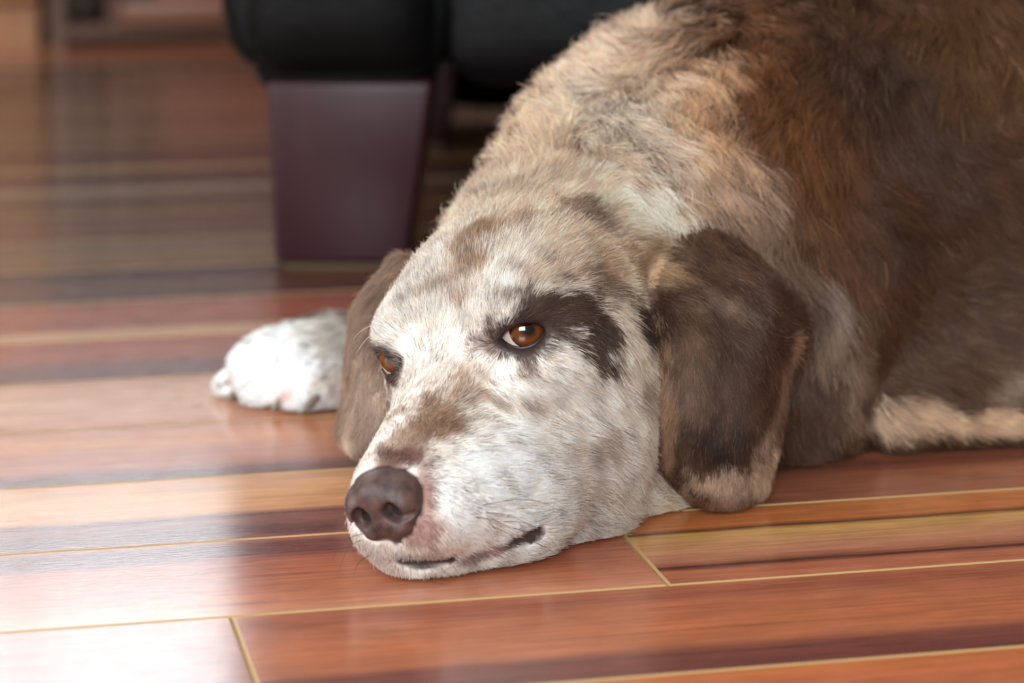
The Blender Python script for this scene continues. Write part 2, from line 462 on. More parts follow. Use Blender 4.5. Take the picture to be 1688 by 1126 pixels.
# ------------------------------------------------------------------ the dog: body as one implicit surface
CP, SP = math.cos(PITCH), math.sin(PITCH)
def cam(P):
    """world -> photograph pixel and depth (used to look up where a point of the coat lies)"""
    x = P[..., 0]; y = P[..., 1]; z = P[..., 2] - CAM_H
    d = y * CP - z * SP; up = y * SP + z * CP
    return np.stack([844 + F_PX * x / d, 563 - F_PX * up / d, d], -1)
def W(px, py, d):
    x = (px - 844) / F_PX * d; v = (563 - py) / F_PX * d
    return np.array([x, d * CP + v * SP, CAM_H - d * SP + v * CP])
def rot(yaw, pitch, roll):
    B = np.array([[0, 1, 0], [-1, 0, 0], [0, 0, 1.]])
    cr, sr = np.cos(roll), np.sin(roll); Rr = np.array([[1, 0, 0], [0, cr, -sr], [0, sr, cr]])
    cp, sp = np.cos(pitch), np.sin(pitch); Rp = np.array([[cp, 0, sp], [0, 1, 0], [-sp, 0, cp]])
    cy, sy = np.cos(yaw), np.sin(yaw); Ry = np.array([[cy, -sy, 0], [sy, cy, 0], [0, 0, 1]])
    return B @ Ry @ Rp @ Rr
# ---- head frame (cm, f=forward l=dog's left u=up) ----
HR=rot(np.radians(-26),np.radians(11),np.radians(17)); HT=W(750,574,1.352)
HS=1.13
def hw(p): return HT+HR@(np.asarray(p,float)*HS/100)
def smin(a,b,k):
    h=np.clip(.5+.5*(b-a)/k,0,1); return b+(a-b)*h-k*h*(1-h)
def smax(a,b,k): return -smin(-a,-b,k)
def sd_ell(p,c,r,R=None):
    q=p-c
    if R is not None: q=q@R
    r=np.asarray(r,p.dtype)
    k0=np.sqrt(((q/r)**2).sum(-1)); k1=np.sqrt(((q/r**2)**2).sum(-1))+1e-9
    return k0*(k0-1)/k1
def sd_cone(p,a,b,ra,rb):
    ab=b-a; L2=ab@ab; t=np.clip(((p-a)@ab)/L2,0,1)
    return np.sqrt(((p-a-t[...,None]*ab)**2).sum(-1))-(ra+(rb-ra)*t)
# each prim: (op, kind, args, k)  op '+' union '-' subtract
PR=[]
def E_(c,r,k,op='+',ang=None):   # head-local ellipsoid (cm)
    Rm=HR
    if ang is not None:
        y,pi,ro=np.radians(ang)
        cr,sr=np.cos(ro),np.sin(ro); Rr=np.array([[1,0,0],[0,cr,-sr],[0,sr,cr]])
        cp,sp=np.cos(pi),np.sin(pi); Rp=np.array([[cp,0,sp],[0,1,0],[-sp,0,cp]])
        cy,sy=np.cos(y),np.sin(y); Ry=np.array([[cy,-sy,0],[sy,cy,0],[0,0,1]])
        Rm=HR@Ry@Rp@Rr
    PR.append((op,'e',(hw(c),np.array(r)*HS/100,Rm),k/100))
def C_(a,b,ra,rb,k,op='+'):
    PR.append((op,'c',(hw(a),hw(b),ra*HS/100,rb*HS/100),k/100))
def BE(c,r,k,op='+',rz=0,ry=0,rx=0):      # world ellipsoid (m)
    cz,sz=np.cos(np.radians(rz)),np.sin(np.radians(rz));Rz=np.array([[cz,-sz,0],[sz,cz,0],[0,0,1]])
    cy,sy=np.cos(np.radians(ry)),np.sin(np.radians(ry));Ry=np.array([[cy,0,sy],[0,1,0],[-sy,0,cy]])
    PR.append((op,'e',(np.array(c),np.array(r),Rz@Ry),k))
def BC(a,b,ra,rb,k,op='+'): PR.append((op,'c',(np.array(a),np.array(b),ra,rb),k))
# torso, neck
BE(W(1740,360,1.735),(.30,.185,.215),.05,rz=-8)
BC(W(1090,430,1.56),W(1470,240,1.68),.098,.150,.05)
BC(W(930,470,1.47),W(1130,350,1.58),.070,.098,.05)
BE(W(1440,450,1.635),(.10,.075,.12),.05)               # shoulder
BE(W(1250,600,1.553),(.070,.080,.09),.045)              # chest front
BC(W(1480,684,1.525),W(1800,668,1.57),.020,.032,.02)   # folded near foreleg
BE(W(1620,600,1.60),(.13,.06,.06),.04)
# haunch, hind foot and tail, beyond the right edge of the photograph
BE((.545,1.635,.105),(.125,.085,.115),.03,ry=12)
BC(W(1800,668,1.57),np.array([.53,1.60,.05]),.030,.05,.02)
BC(np.array([.655,1.72,.055]),np.array([.735,1.60,.022]),.030,.016,.02)
# far foreleg + paw
BC(W(1000,470,1.70),W(760,560,1.66),.050,.033,.03)
BC(W(760,560,1.66),W(560,590,1.655),.032,.026,.03)
BE(W(500,606,1.64),(.046,.034,.026),.02)
for q in [(378,634,1.650,.0120),(425,642,1.625,.0140),(490,647,1.612,.0145),(545,642,1.622,.0125)]:
    BC(W(q[0]+45,q[1]-22,q[2]+.01),W(q[0]+6,q[1]+2,q[2]),q[3],q[3]*.9,.008)
# skull
E_((-5.6,.25,.1),(6.6,5.45,4.3),2)
E_((-9.5,0,-.5),(4.5,4.8,3.8),2)
for s in (1,-1):
    m=1 if s>0 else .86
    E_((-1.3,s*2.9*m,1.15),(2.4,2.0*m,1.35),1.6)         # brow
    E_((-4.2,s*4.0*m,-2.6),(4.2,2.5,3.6),2)          # cheek
    E_((-0.8,s*3.4*(1 if s>0 else .76),-2.5),(3.2,1.7*m,1.7),1.5)         # under-eye
    E_((4.6,s*1.9*m,-4.8),(4.8,1.95*m,2.3),1.2,ang=(-7*s,0,0)) # flew
    E_((1.2,s*3.0*m,-5.6),(3.6,1.9,2.2),1.4,ang=(-10*s,0,0)) # hanging lip towards the corner
    E_((7.9,s*1.15,-4.6),(1.9,1.45,1.8),1.0)
    E_((-5.2,s*3.5,-5.6),(4.4,2.2,2.2),1.8)       # jowl resting on the floor
C_((-1.0,.1,-1.2),(8.0,0,-2.9),2.45,1.65,1.6)          # bridge
C_((-1.0,.5,-4.4),(6.2,.1,-4.6),3.3,2.35,1.6)
C_((-3.5,0,-5.6),(7.0,0,-6.9),3.3,1.35,1.0)         # lower jaw
E_((-8.5,0,-4.5),(5.5,5.0,4.2),2.5)                   # throat
# lips, jaw and cheek resting on the floor
BC(W(680,918,1.300),W(830,890,1.343),.0125,.015,.012)
BC(W(830,890,1.343),W(935,852,1.378),.015,.016,.015)
BC(W(990,842,1.402),W(1062,828,1.418),.013,.016,.008)
BE(W(790,835,1.325),(.045,.03,.034),.02)
BE(W(895,785,1.372),(.048,.034,.045),.025)
BE(W(965,735,1.416),(.042,.036,.046),.03)
# eyes: ball, outward axis, lens-shaped lid opening
EYE_R=.0135
PHI=math.radians(31)
EYES=[]
for s_,c_ in ((1,W(861,545,1.3425)),(-1,W(668,585,1.369))):
    e_=HR@np.array([math.cos(PHI),s_*math.sin(PHI),.06]);e_/=np.linalg.norm(e_)
    h_=np.cross(HR[:,2],e_)*s_+(-.16)*HR[:,2];h_-=e_*(h_@e_);h_/=np.linalg.norm(h_)   # towards the outer corner
    EYES.append((c_,EYE_R,e_,h_,np.cross(e_,h_)*s_))
LENS_A,LENS_B=.0118,.0066
def sd_opening(p,eye):
    c,r,e,h,v=eye
    q=p-c;x=q@h;y=q@v;z=q@e
    R=(LENS_A**2+LENS_B**2)/(2*LENS_B);k=R-LENS_B
    d=np.maximum(np.sqrt(x*x+(y+k)**2),np.sqrt(x*x+(y-k)**2))-R
    return np.maximum(d,.002-z)
def lid_ring(eye,n=40,grow=0.0):
    c,r,e,h,v=eye
    R=(LENS_A**2+LENS_B**2)/(2*LENS_B);k=R-LENS_B;am=math.atan2(LENS_A,k)
    P=[]
    for sg in (1,-1):
        for a in np.linspace(-am,am,n//2,endpoint=False):
            x=math.sin(a)*R*sg;y=(math.cos(a)*R-k)*sg
            rr=r+grow;z=math.sqrt(max(rr*rr-x*x-y*y,1e-8))
            P.append(c+h*x+v*y+e*z)
    return np.array(P)
CARVE=[]
def ear_grid():
    # left ear (near): rows base->tip, columns front->back : (px,py,depth)
    near=[[(1018,470,1.412),(1058,428,1.425),(1098,388,1.442),(1134,342,1.458),(1164,312,1.485)],
          [(1050,545,1.400),(1092,494,1.393),(1138,454,1.408),(1200,424,1.424),(1250,430,1.466)],
          [(1096,612,1.386),(1134,572,1.366),(1178,548,1.383),(1242,518,1.392),(1306,536,1.440)],
          [(1106,690,1.378),(1140,665,1.361),(1180,652,1.374),(1232,638,1.384),(1282,630,1.425)],
          [(1115,760,1.385),(1148,750,1.374),(1185,746,1.380),(1224,742,1.389),(1264,730,1.414)],
          [(1152,808,1.398),(1170,813,1.396),(1192,815,1.398),(1216,812,1.402),(1246,790,1.412)]]
    far=[[(690,440,1.435),(665,435,1.445),(645,455,1.465),(640,480,1.49)],
         [(640,500,1.425),(615,495,1.435),(600,510,1.455),(597,540,1.475)],
         [(635,590,1.415),(605,580,1.425),(588,590,1.445),(583,600,1.465)],
         [(630,660,1.415),(605,655,1.425),(582,660,1.445),(576,665,1.46)],
         [(625,705,1.42),(600,712,1.43),(577,714,1.445),(570,710,1.455)],
         [(615,726,1.43),(600,731,1.435),(587,730,1.44),(579,724,1.45)]]
    return near,far
def catmull(A,n):
    A=np.asarray(A,float);m=len(A)
    t=np.linspace(0,m-1,n);i=np.clip(t.astype(int),0,m-2);u=(t-i)
    g=lambda j:A[np.clip(j,0,m-1)]
    sh=(n,)+(1,)*(A.ndim-1);u=u.reshape(sh)
    p0,p1,p2,p3=g(i-1),g(i),g(i+1),g(i+2)
    return .5*((2*p1)+(-p0+p2)*u+(2*p0-5*p1+4*p2-p3)*u*u+(-p0+3*p1-3*p2+p3)*u**3)
def ear_sheet(g,nu=64,nv=36):
    A=np.array([[W(*p) for p in row] for row in g])
    A=catmull(A,nu); A=catmull(A.transpose(1,0,2),nv).transpose(1,0,2)
    du=np.gradient(A,axis=0);dv=np.gradient(A,axis=1);n=np.cross(du,dv);n/=np.linalg.norm(n,axis=-1)[...,None]
    sp=max(np.linalg.norm(du,axis=-1).max(),np.linalg.norm(dv,axis=-1).max())
    return A.reshape(-1,3).astype(np.float32),n.reshape(-1,3).astype(np.float32),sp
EARS=[(ear_sheet(ear_grid()[0]),.0048,.005),(ear_sheet(ear_grid()[1]),.004,.008)]
def sd_sheet(P,sheet,th):
    A,n,sp=sheet
    out=np.full(len(P),.05,np.float32)
    lo,hi=A.min(0)-.025,A.max(0)+.025
    m=np.where(((P>lo)&(P<hi)).all(1))[0]
    for s in range(0,len(m),20000):
        ii=m[s:s+20000];p=P[ii].astype(np.float32)-A[0]
        B=A-A[0]
        D=(p*p).sum(1)[:,None]+(B*B).sum(1)[None]-2*p@B.T
        j=D.argmin(1);v=p-B[j];dn=np.abs((v*n[j]).sum(1));dt=np.sqrt(np.maximum((v*v).sum(1)-dn*dn,0))
        out[ii]=np.sqrt(dn**2+np.maximum(dt-.75*sp,0)**2)-th
    return out
def sdf(P):
    """P: (bricks, points, 3) -> signed distance (bricks, points)"""
    nb,m,_=P.shape
    bc=P.mean(1);br=np.sqrt(((P-bc[:,None])**2).sum(-1)).max() if m>1 else 0
    d=np.full((nb,m),.06,np.float32)
    for op,kind,a,k in PR:
        if kind=='e': c=a[0];rr=max(a[1])+.05+k+br
        else: c=(a[0]+a[1])/2;rr=np.linalg.norm(a[1]-a[0])/2+max(a[2],a[3])+.05+k+br
        i=np.where(((bc-c)**2).sum(1)<rr*rr)[0]
        if not len(i): continue
        p=P[i];e=sd_ell(p,*a) if kind=='e' else sd_cone(p,*a)
        d[i]=smin(d[i],e,k) if op=='+' else smax(d[i],-e,k)
    for sheet,th,k in EARS:
        lo,hi=sheet[0].min(0)-.03-br,sheet[0].max(0)+.03+br
        i=np.where(((bc>lo)&(bc<hi)).all(1))[0]
        if not len(i): continue
        e=sd_sheet(P[i].reshape(-1,3),sheet,th).reshape(len(i),m)
        d[i]=np.where(e<.045,smin(d[i],e,k),d[i])
    for (a,b,r) in CARVE:
        c=(a+b)/2;i=np.where(((bc-c)**2).sum(1)<(.03+br)**2)[0]
        if len(i): d[i]=smax(d[i],-sd_cone(P[i],a,b,r,r),.002)
    for eye in EYES:
        c=eye[0];i=np.where(((bc-c)**2).sum(1)<(.03+br)**2)[0]
        if len(i):
            p=P[i];ball=np.sqrt(((p-c)**2).sum(-1))
            q=smin(d[i],ball-(EYE_R+.0022),.004)
            q=smax(q,-sd_opening(p,eye),.0012)
            d[i]=q
    return smax(d,.0015-P[...,2],.004)
LO=np.array([-.30,1.13,-.006]);HI=np.array([.78,2.06,.47])
def build_body(h):
    B=6;hc=h*B
    nc=np.ceil((HI-LO)/hc).astype(int)+1
    g=np.stack(np.meshgrid(*[np.arange(n) for n in nc],indexing='ij'),-1).reshape(-1,3)
    dc=sdf((LO+(g+.5-.5/B)*hc).astype(np.float32)[:,None])[:,0]   # block centres
    nf=nc*B
    D=np.where(dc<0,-1,1).astype(np.float32).reshape(nc)
    D=D.repeat(B,0).repeat(B,1).repeat(B,2)
    act=g[np.abs(dc)<hc*1.15]
    o=np.stack(np.meshgrid(*[np.arange(B)]*3,indexing='ij'),-1).reshape(-1,3)
    idx=act[:,None,:]*B+o[None]
    D[idx[...,0],idx[...,1],idx[...,2]]=sdf((LO+idx*h).astype(np.float32))
    return surface_nets(D,LO,h)
def surface_nets(D,LO,h):
    neg=D<0
    c=np.zeros(tuple(np.array(D.shape)-1),np.uint8)
    for i in (0,1):
        for j in (0,1):
            for k in (0,1):
                c+=neg[i:i+c.shape[0],j:j+c.shape[1],k:k+c.shape[2]]
    cells=np.argwhere((c>0)&(c<8))
    vid=np.full(c.shape,-1,np.int32);vid[tuple(cells.T)]=np.arange(len(cells))
    acc=np.zeros((len(cells),3));cnt=np.zeros(len(cells))
    corners=[(i,j,k) for i in (0,1) for j in (0,1) for k in (0,1)]
    for a in corners:
        for ax in range(3):
            if a[ax]==0:
                b=list(a);b[ax]=1
                da=D[cells[:,0]+a[0],cells[:,1]+a[1],cells[:,2]+a[2]];db=D[cells[:,0]+b[0],cells[:,1]+b[1],cells[:,2]+b[2]]
                m=(da<0)!=(db<0);t=np.where(m,da/np.where(m,da-db,1),0)
                p=np.array(a,float)[None].repeat(len(cells),0);p[:,ax]+=t
                acc[m]+=p[m];cnt[m]+=1
    V=LO+(cells+acc/cnt[:,None])*h
    Q=[]
    for ax in range(3):
        sl=[slice(None)]*3;s2=[slice(None)]*3;sl[ax]=slice(0,-1);s2[ax]=slice(1,None)
        x=neg[tuple(sl)]!=neg[tuple(s2)]
        e=np.argwhere(x);u,v=[(1,2),(2,0),(0,1)][ax]
        e=e[(e[:,u]>0)&(e[:,v]>0)&(e[:,u]<D.shape[u]-1)&(e[:,v]<D.shape[v]-1)]
        inside=neg[tuple(e.T)]
        def at(du,dv):
            q=e.copy();q[:,u]-=du;q[:,v]-=dv;return vid[tuple(q.T)]
        q=np.stack([at(1,1),at(0,1),at(0,0),at(1,0)],1)
        q[~inside]=q[~inside][:,::-1]
        Q.append(q)
    return V,np.concatenate(Q)

def surf(px, py, start=1.15):
    """walk along the camera ray through a photograph pixel until it meets the dog"""
    px = np.atleast_1d(np.asarray(px, float)); py = np.atleast_1d(np.asarray(py, float))
    o = np.array([0, 0, CAM_H])
    d = np.stack([W(a, b, 1.0) - o for a, b in zip(px, py)])
    L = np.linalg.norm(d, axis=1); d = d / L[:, None]
    t = start * L
    for _ in range(60):
        s = sdf((o + d * t[:, None]).astype(np.float32)[:, None])[:, 0]
        t = t + np.clip(s * 0.85, -0.02, 0.05)
    return o + d * t[:, None]

# nose position, then eyelid rims and the mouth line are cut into the body
FWD, LEFT, UPH = HR[:, 0], HR[:, 1], HR[:, 2]
NOSE_C = surf(628, 838)[0] - FWD * 0.0065
def add_chain(px, r, lst, push=0.0, closed=False):
    p = surf([q[0] for q in px], [q[1] for q in px])
    if push: p = p - (np.array([0, 0, CAM_H]) - p) / np.linalg.norm(np.array([0, 0, CAM_H]) - p, axis=1)[:, None] * -push
    n = len(p)
    rr = np.broadcast_to(np.asarray(r, float), (n,))
    for i in range(n if closed else n - 1):
        lst.append((p[i], p[(i + 1) % n], float(rr[i])))
mouth_px = [(655, 922), (680, 928), (712, 929), (742, 923)]
cc = []
add_chain(mouth_px, [.0016, .0024, .0024, .0016], cc)
add_chain([(843, 896), (860, 890), (884, 881)], [.0034, .0042, .0036], cc)
CARVE += cc
LID = [lid_ring(e_, 40, .0006) for e_ in EYES]
def fill(me, V, Q):
    me.vertices.add(len(V)); me.vertices.foreach_set('co', V.astype(np.float32).ravel())
    me.loops.add(Q.size); me.loops.foreach_set('vertex_index', Q.astype(np.int32).ravel())
    me.polygons.add(len(Q)); me.polygons.foreach_set('loop_start', np.arange(len(Q), dtype=np.int32) * 4)
    me.polygons.foreach_set('use_smooth', np.ones(len(Q), bool))
    me.update(calc_edges=True); me.validate()

GRID = 0.0025
BV, BQ = build_body(GRID)

# ------------------------------------------------------------------ coat colours, with the shade of some folds painted in
def make_noise(seed, scale, n=14):
    r = np.random.default_rng(seed)
    k = r.normal(size=(n, 3)); k = k / np.linalg.norm(k, axis=1)[:, None] * r.uniform(.6, 1.6, (n, 1)) * scale
    ph = r.uniform(0, 6.28, n)
    return lambda P: np.sin(P @ k.T + ph).sum(1) / math.sqrt(n / 2)      # about unit variance
nz_fine, nz_mid, nz_big = make_noise(1, 700), make_noise(2, 260), make_noise(3, 90)
nz_fl, nz_fl2 = make_noise(4, 120), make_noise(5, 420)

def near(P, c, r): return np.where((np.abs(P[:, 0] - c[0]) < r) & (np.abs(P[:, 1] - c[1]) < r) & (np.abs(P[:, 2] - c[2]) < r))[0]
def sstep(a, b, x):
    t = np.clip((x - a) / (b - a), 0, 1)
    return t * t * (3 - 2 * t)
def to_head(P): return ((P - HT) @ HR) * 100 / HS

# px, py, rx, ry, angle, colour, strength, softness, region (a any, h not an ear, e near ear, f far ear)
PATCH = [
    # neck and body
    (1040, 180, 190, 240, 35, (242, 209, 184), 1.0, .35, 'h'),
    (1140, 330, 150, 150, 0, (212, 180, 154), .9, .4, 'h'),
    (930, 230, 110, 110, 0, (232, 206, 178), .9, .5, 'h'),
    (1015, 185, 60, 75, 20, (220, 208, 194), .7, .6, 'h'),
    (1080, 245, 70, 40, 30, (206, 192, 176), .7, .5, 'h'),
    (1170, 150, 60, 130, 10, (212, 172, 132), .7, .5, 'h'),
    (1130, 20, 80, 80, 0, (204, 174, 142), .9, .5, 'h'),
    (1255, 90, 60, 130, -8, (158, 98, 56), .8, .6, 'h'),
    (1330, 250, 75, 150, -15, (142, 92, 56), .8, .6, 'h'),
    (1390, 380, 50, 100, -15, (130, 86, 56), .65, .6, 'h'),
    (1500, 120, 110, 130, 0, (84, 62, 50), .8, .5, 'h'),
    (1620, 60, 120, 140, 0, (122, 84, 52), .7, .6, 'h'),
    (1500, 330, 150, 120, 0, (98, 68, 50), .8, .6, 'h'),
    (1640, 420, 120, 140, 0, (112, 84, 64), .7, .6, 'h'),
    (1250, 400, 60, 110, -30, (158, 130, 108), .7, .5, 'h'),
    (1345, 470, 20, 38, -25, (206, 192, 178), .85, .8, 'h'),
    (1380, 590, 30, 80, -10, (160, 136, 118), .8, .6, 'h'),
    (1330, 650, 70, 150, 0, (112, 84, 66), .9, .5, 'h'),
    (1375, 560, 22, 80, -14, (170, 144, 122), .75, .8, 'h'),
    (1318, 600, 14, 60, -8, (150, 124, 104), .6, .8, 'h'),
    (1345, 680, 14, 50, 0, (150, 124, 106), .5, .8, 'h'),
    (1550, 600, 150, 80, 0, (124, 94, 74), .8, .5, 'h'),
    (1480, 678, 90, 30, 8, (224, 194, 166), .95, .3, 'h'),
    (1620, 692, 150, 22, 2, (226, 192, 160), .95, .3, 'h'),
    (1660, 630, 60, 28, -25, (170, 146, 126), .8, .5, 'h'),
    (1600, 740, 240, 22, 4, (140, 104, 78), .8, .5, 'h'),
    (1150, 365, 55, 60, 40, (104, 78, 62), .85, .5, 'h'),
    (1085, 292, 70, 20, 40, (122, 90, 68), .7, .7, 'h'),  # crease behind the skull, its shade put into the coat colour
    # painted skull fold shade, then skull and face spots
    (860, 312, 130, 16, -8, (184, 168, 150), .6, .6, 'h'),  # faint shadow line of the fold behind the skull, painted on
    (955, 262, 36, 20, 20, (112, 84, 68), .85, .7, 'h'),
    (972, 356, 40, 26, 35, (112, 88, 74), .9, .5, 'h'),
    (1010, 345, 24, 20, 0, (214, 190, 168), .6, .6, 'h'),
    (1058, 345, 85, 62, 30, (255, 240, 220), 1.0, .35, 'h'),
    (1060, 430, 55, 40, -25, (168, 136, 104), .8, .5, 'h'),
    (735, 372, 46, 22, -30, (118, 92, 74), .8, .6, 'h'),
    (700, 390, 26, 14, -40, (140, 114, 94), .7, .6, 'h'),
    (782, 405, 44, 22, -45, (150, 116, 86), .85, .7, 'h'),
    (765, 445, 30, 50, 20, (160, 126, 96), .75, .7, 'h'),
    (840, 375, 40, 18, -15, (168, 138, 112), .6, .8, 'h'),
    (705, 485, 22, 14, 0, (150, 120, 98), .6, .8, 'h'),
    (905, 450, 60, 34, 0, (206, 180, 154), .7, .6, 'h'),
    (985, 440, 40, 26, 40, (176, 146, 116), .7, .6, 'h'),
    (985, 475, 20, 40, -35, (110, 80, 60), .7, .6, 'h'),
    # the dark patch behind the near eye
    (905, 508, 56, 24, 8, (84, 66, 56), 1.0, .25, 'h'),
    (955, 510, 54, 34, 30, (82, 65, 56), 1.0, .25, 'h'),
    (985, 555, 32, 44, -15, (80, 63, 54), 1.0, .22, 'h'),
    (925, 535, 28, 20, 30, (84, 66, 56), 1.0, .3, 'h'),
    (1003, 590, 12, 18, -10, (80, 63, 54), 1.0, .4, 'h'),
    (855, 495, 34, 10, -10, (110, 88, 72), .7, .6, 'h'),
    # around the eyes
    (862, 552, 52, 34, 0, (84, 62, 56), .9, .35, 'h'),
    (812, 572, 26, 17, 20, (112, 82, 74), .9, .5, 'h'),
    (868, 607, 17, 13, 30, (130, 98, 84), .8, .6, 'h'),
    (640, 600, 28, 40, 0, (104, 76, 64), .9, .5, 'h'),
    # muzzle
    (800, 800, 120, 70, -15, (240, 240, 238), .95, .6, 'h'),
    (880, 850, 60, 40, -15, (236, 236, 234), .9, .5, 'h'),
    (715, 690, 56, 42, -50, (138, 108, 84), .95, .45, 'h'),
    (690, 725, 40, 30, -50, (124, 94, 76), .9, .5, 'h'),
    (760, 640, 40, 26, -30, (176, 148, 122), .7, .7, 'h'),
    (655, 735, 30, 44, 30, (152, 124, 104), .85, .6, 'h'),
    (664, 756, 48, 20, 8, (96, 62, 54), .95, .5, 'h'),
    (700, 800, 14, 40, -10, (128, 88, 78), .8, .6, 'h'),
    (702, 830, 16, 50, -10, (160, 120, 108), .8, .6, 'h'),
    (695, 882, 40, 30, 0, (150, 106, 96), .8, .6, 'h'),
    (778, 915, 34, 5, -16, (140, 108, 100), .8, .7, 'h'),
    (822, 903, 26, 5, -20, (140, 108, 100), .8, .7, 'h'),
    (640, 915, 40, 24, 0, (196, 180, 172), .5, .6, 'h'),
    # cheek
    (955, 745, 34, 22, 20, (160, 134, 118), .55, .8, 'h'),
    (990, 718, 14, 28, -20, (150, 124, 108), .55, .8, 'h'),
    (1010, 810, 70, 30, 20, (206, 190, 176), .6, .6, 'h'),
    (870, 665, 22, 9, 30, (160, 130, 110), .6, .8, 'h'),
    (790, 650, 18, 10, 40, (150, 120, 100), .7, .8, 'h'),
    (820, 660, 14, 8, 40, (150, 120, 100), .6, .8, 'h'),
    (1060, 640, 20, 44, -25, (150, 126, 108), .6, .8, 'h'),
    (1062, 530, 56, 26, 40, (58, 42, 34), .95, .4, 'h'),  # shade of the crevice between skull and ear, painted on the head side
    (1000, 855, 60, 20, 0, (200, 190, 182), .6, .6, 'h'),
    # near ear
    (1070, 437, 50, 36, -20, (196, 162, 128), .9, .5, 'e'),
    (1075, 350, 40, 80, 10, (216, 196, 174), .9, .4, 'e'),
    (1072, 522, 62, 30, 38, (54, 38, 30), .95, .5, 'e'),  # same crevice shade, painted on the ear itself
    (1150, 560, 26, 80, -12, (126, 98, 80), .6, .7, 'e'),
    (1182, 560, 10, 50, -6, (56, 42, 34), .6, .8, 'e'),  # shadow line beside the ear ridge, painted as dark fur
    (1160, 380, 80, 60, 30, (112, 84, 66), .6, .6, 'e'),
    (1150, 640, 44, 110, -8, (128, 102, 84), .6, .7, 'e'),
    (1190, 722, 60, 44, 0, (56, 40, 34), .95, .55, 'e'),
    (1215, 600, 60, 80, 0, (84, 62, 50), .6, .7, 'e'),
    (1100, 630, 13, 70, -5, (176, 142, 116), .85, .5, 'e'),
    (1105, 730, 10, 70, 0, (168, 134, 110), .7, .5, 'e'),
    (1190, 800, 70, 26, 0, (206, 182, 160), .95, .5, 'e'),
    (1262, 762, 26, 50, 10, (190, 162, 138), .9, .5, 'e'),
    (1190, 826, 60, 12, 0, (138, 100, 78), .8, .5, 'e'),
    (1300, 585, 13, 34, 20, (184, 150, 124), .8, .5, 'e'),
    (1285, 660, 10, 50, 14, (160, 128, 106), .7, .5, 'e'),
    (1190, 500, 40, 16, 20, (150, 126, 110), .5, .8, 'e'),
    # far ear
    (600, 665, 46, 70, 0, (186, 162, 144), .8, .6, 'f'),
    (590, 728, 50, 14, 0, (206, 184, 166), .8, .5, 'f'),
    # far foreleg
    (450, 615, 190, 120, 0, (255, 253, 250), 1.0, .25, 'h'),
    (575, 550, 60, 40, 0, (216, 206, 194), .8, .5, 'h'),
    (585, 540, 24, 24, 0, (170, 152, 136), .6, .5, 'h'),
    (545, 625, 22, 26, 0, (206, 186, 168), .6, .6, 'h'),
    (470, 648, 14, 8, 0, (206, 150, 140), .7, .6, 'h'),
]
PATCH = [(p[:5] + (tuple(v * (.86 if (p[0] > 1230 and sum(p[5]) < 420) else 1.0) for v in p[5]),) + p[6:]) for p in PATCH]
PC = surf([p[0] for p in PATCH], [p[1] for p in PATCH])
def ear_masks(P):
    a = sd_sheet(P.astype(np.float32), EARS[0][0], EARS[0][1]) < 0.0022
    b = sd_sheet(P.astype(np.float32), EARS[1][0], EARS[1][1]) < 0.0022
    h = to_head(P)
    # the root of the ear blends into the skull
    return a, b
def coat(P, jitter=None):
    """albedo of the coat at points P (linear rgb), before per-hair variation"""
    n = len(P)
    C = np.empty((n, 3)); C[:] = lin((92, 62, 44))
    hd = to_head(P)
    ne, fe = ear_masks(P)
    nb, nm, nf = nz_big(P), nz_mid(P), nz_fine(P)
    wig = .16 * nm + .10 * nf + (0 if jitter is None else jitter)
    def mixin(col, w):
        nonlocal C
        C = C + (np.array(lin(col)) - C) * w[:, None]
    wh = sstep(-13.5, -9.5, hd[:, 0] + 1.2 * wig) * sstep(10.5, 8.0, np.abs(hd[:, 1]) + np.clip(-hd[:, 0] - 8, 0, 9) * .4) * (P[:, 1] < 1.56)
    mixin((238, 218, 196), wh)                                         # beige skull
    wf = sstep(-5.5, -1.0, hd[:, 0] + wig) * wh
    mixin((236, 226, 216), wf)                                         # paler face
    mixin((92, 67, 53), ne * 1.0)
    mixin((150, 124, 106), fe * 1.0)
    reg = {'a': np.ones(n), 'h': 1.0 - (ne | fe), 'e': ne * 1.0, 'f': fe * 1.0}
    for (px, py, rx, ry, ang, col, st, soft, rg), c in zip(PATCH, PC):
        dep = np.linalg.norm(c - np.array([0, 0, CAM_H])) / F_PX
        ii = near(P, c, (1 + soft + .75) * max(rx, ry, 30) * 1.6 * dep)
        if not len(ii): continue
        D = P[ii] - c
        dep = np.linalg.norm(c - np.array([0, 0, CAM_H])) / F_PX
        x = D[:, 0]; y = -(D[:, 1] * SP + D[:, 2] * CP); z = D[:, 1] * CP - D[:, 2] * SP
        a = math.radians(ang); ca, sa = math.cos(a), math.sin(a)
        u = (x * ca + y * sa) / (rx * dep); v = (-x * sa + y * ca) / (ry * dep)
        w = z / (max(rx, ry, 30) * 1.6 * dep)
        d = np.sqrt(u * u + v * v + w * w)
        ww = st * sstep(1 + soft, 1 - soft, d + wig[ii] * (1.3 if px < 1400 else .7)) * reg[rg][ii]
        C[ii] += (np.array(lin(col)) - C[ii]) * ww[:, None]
    for eye in EYES:
        ii = near(P, eye[0], .03)
        if len(ii):
            ww = .92 * sstep(.0062, .0018, sd_opening(P[ii], eye) + .0012 * wig[ii])
            C[ii] += (np.array(lin((78, 56, 50))) - C[ii]) * ww[:, None]
    return C

body_mat = bpy.data.materials.new('dog_skin')
body_mat.use_nodes = True
n, l, b = nodes_of(body_mat)
at = n.new('ShaderNodeAttribute'); at.attribute_name = 'coat'
l.new(at.outputs['Color'], b.inputs['Base Color'])
b.inputs['Roughness'].default_value = 0.7

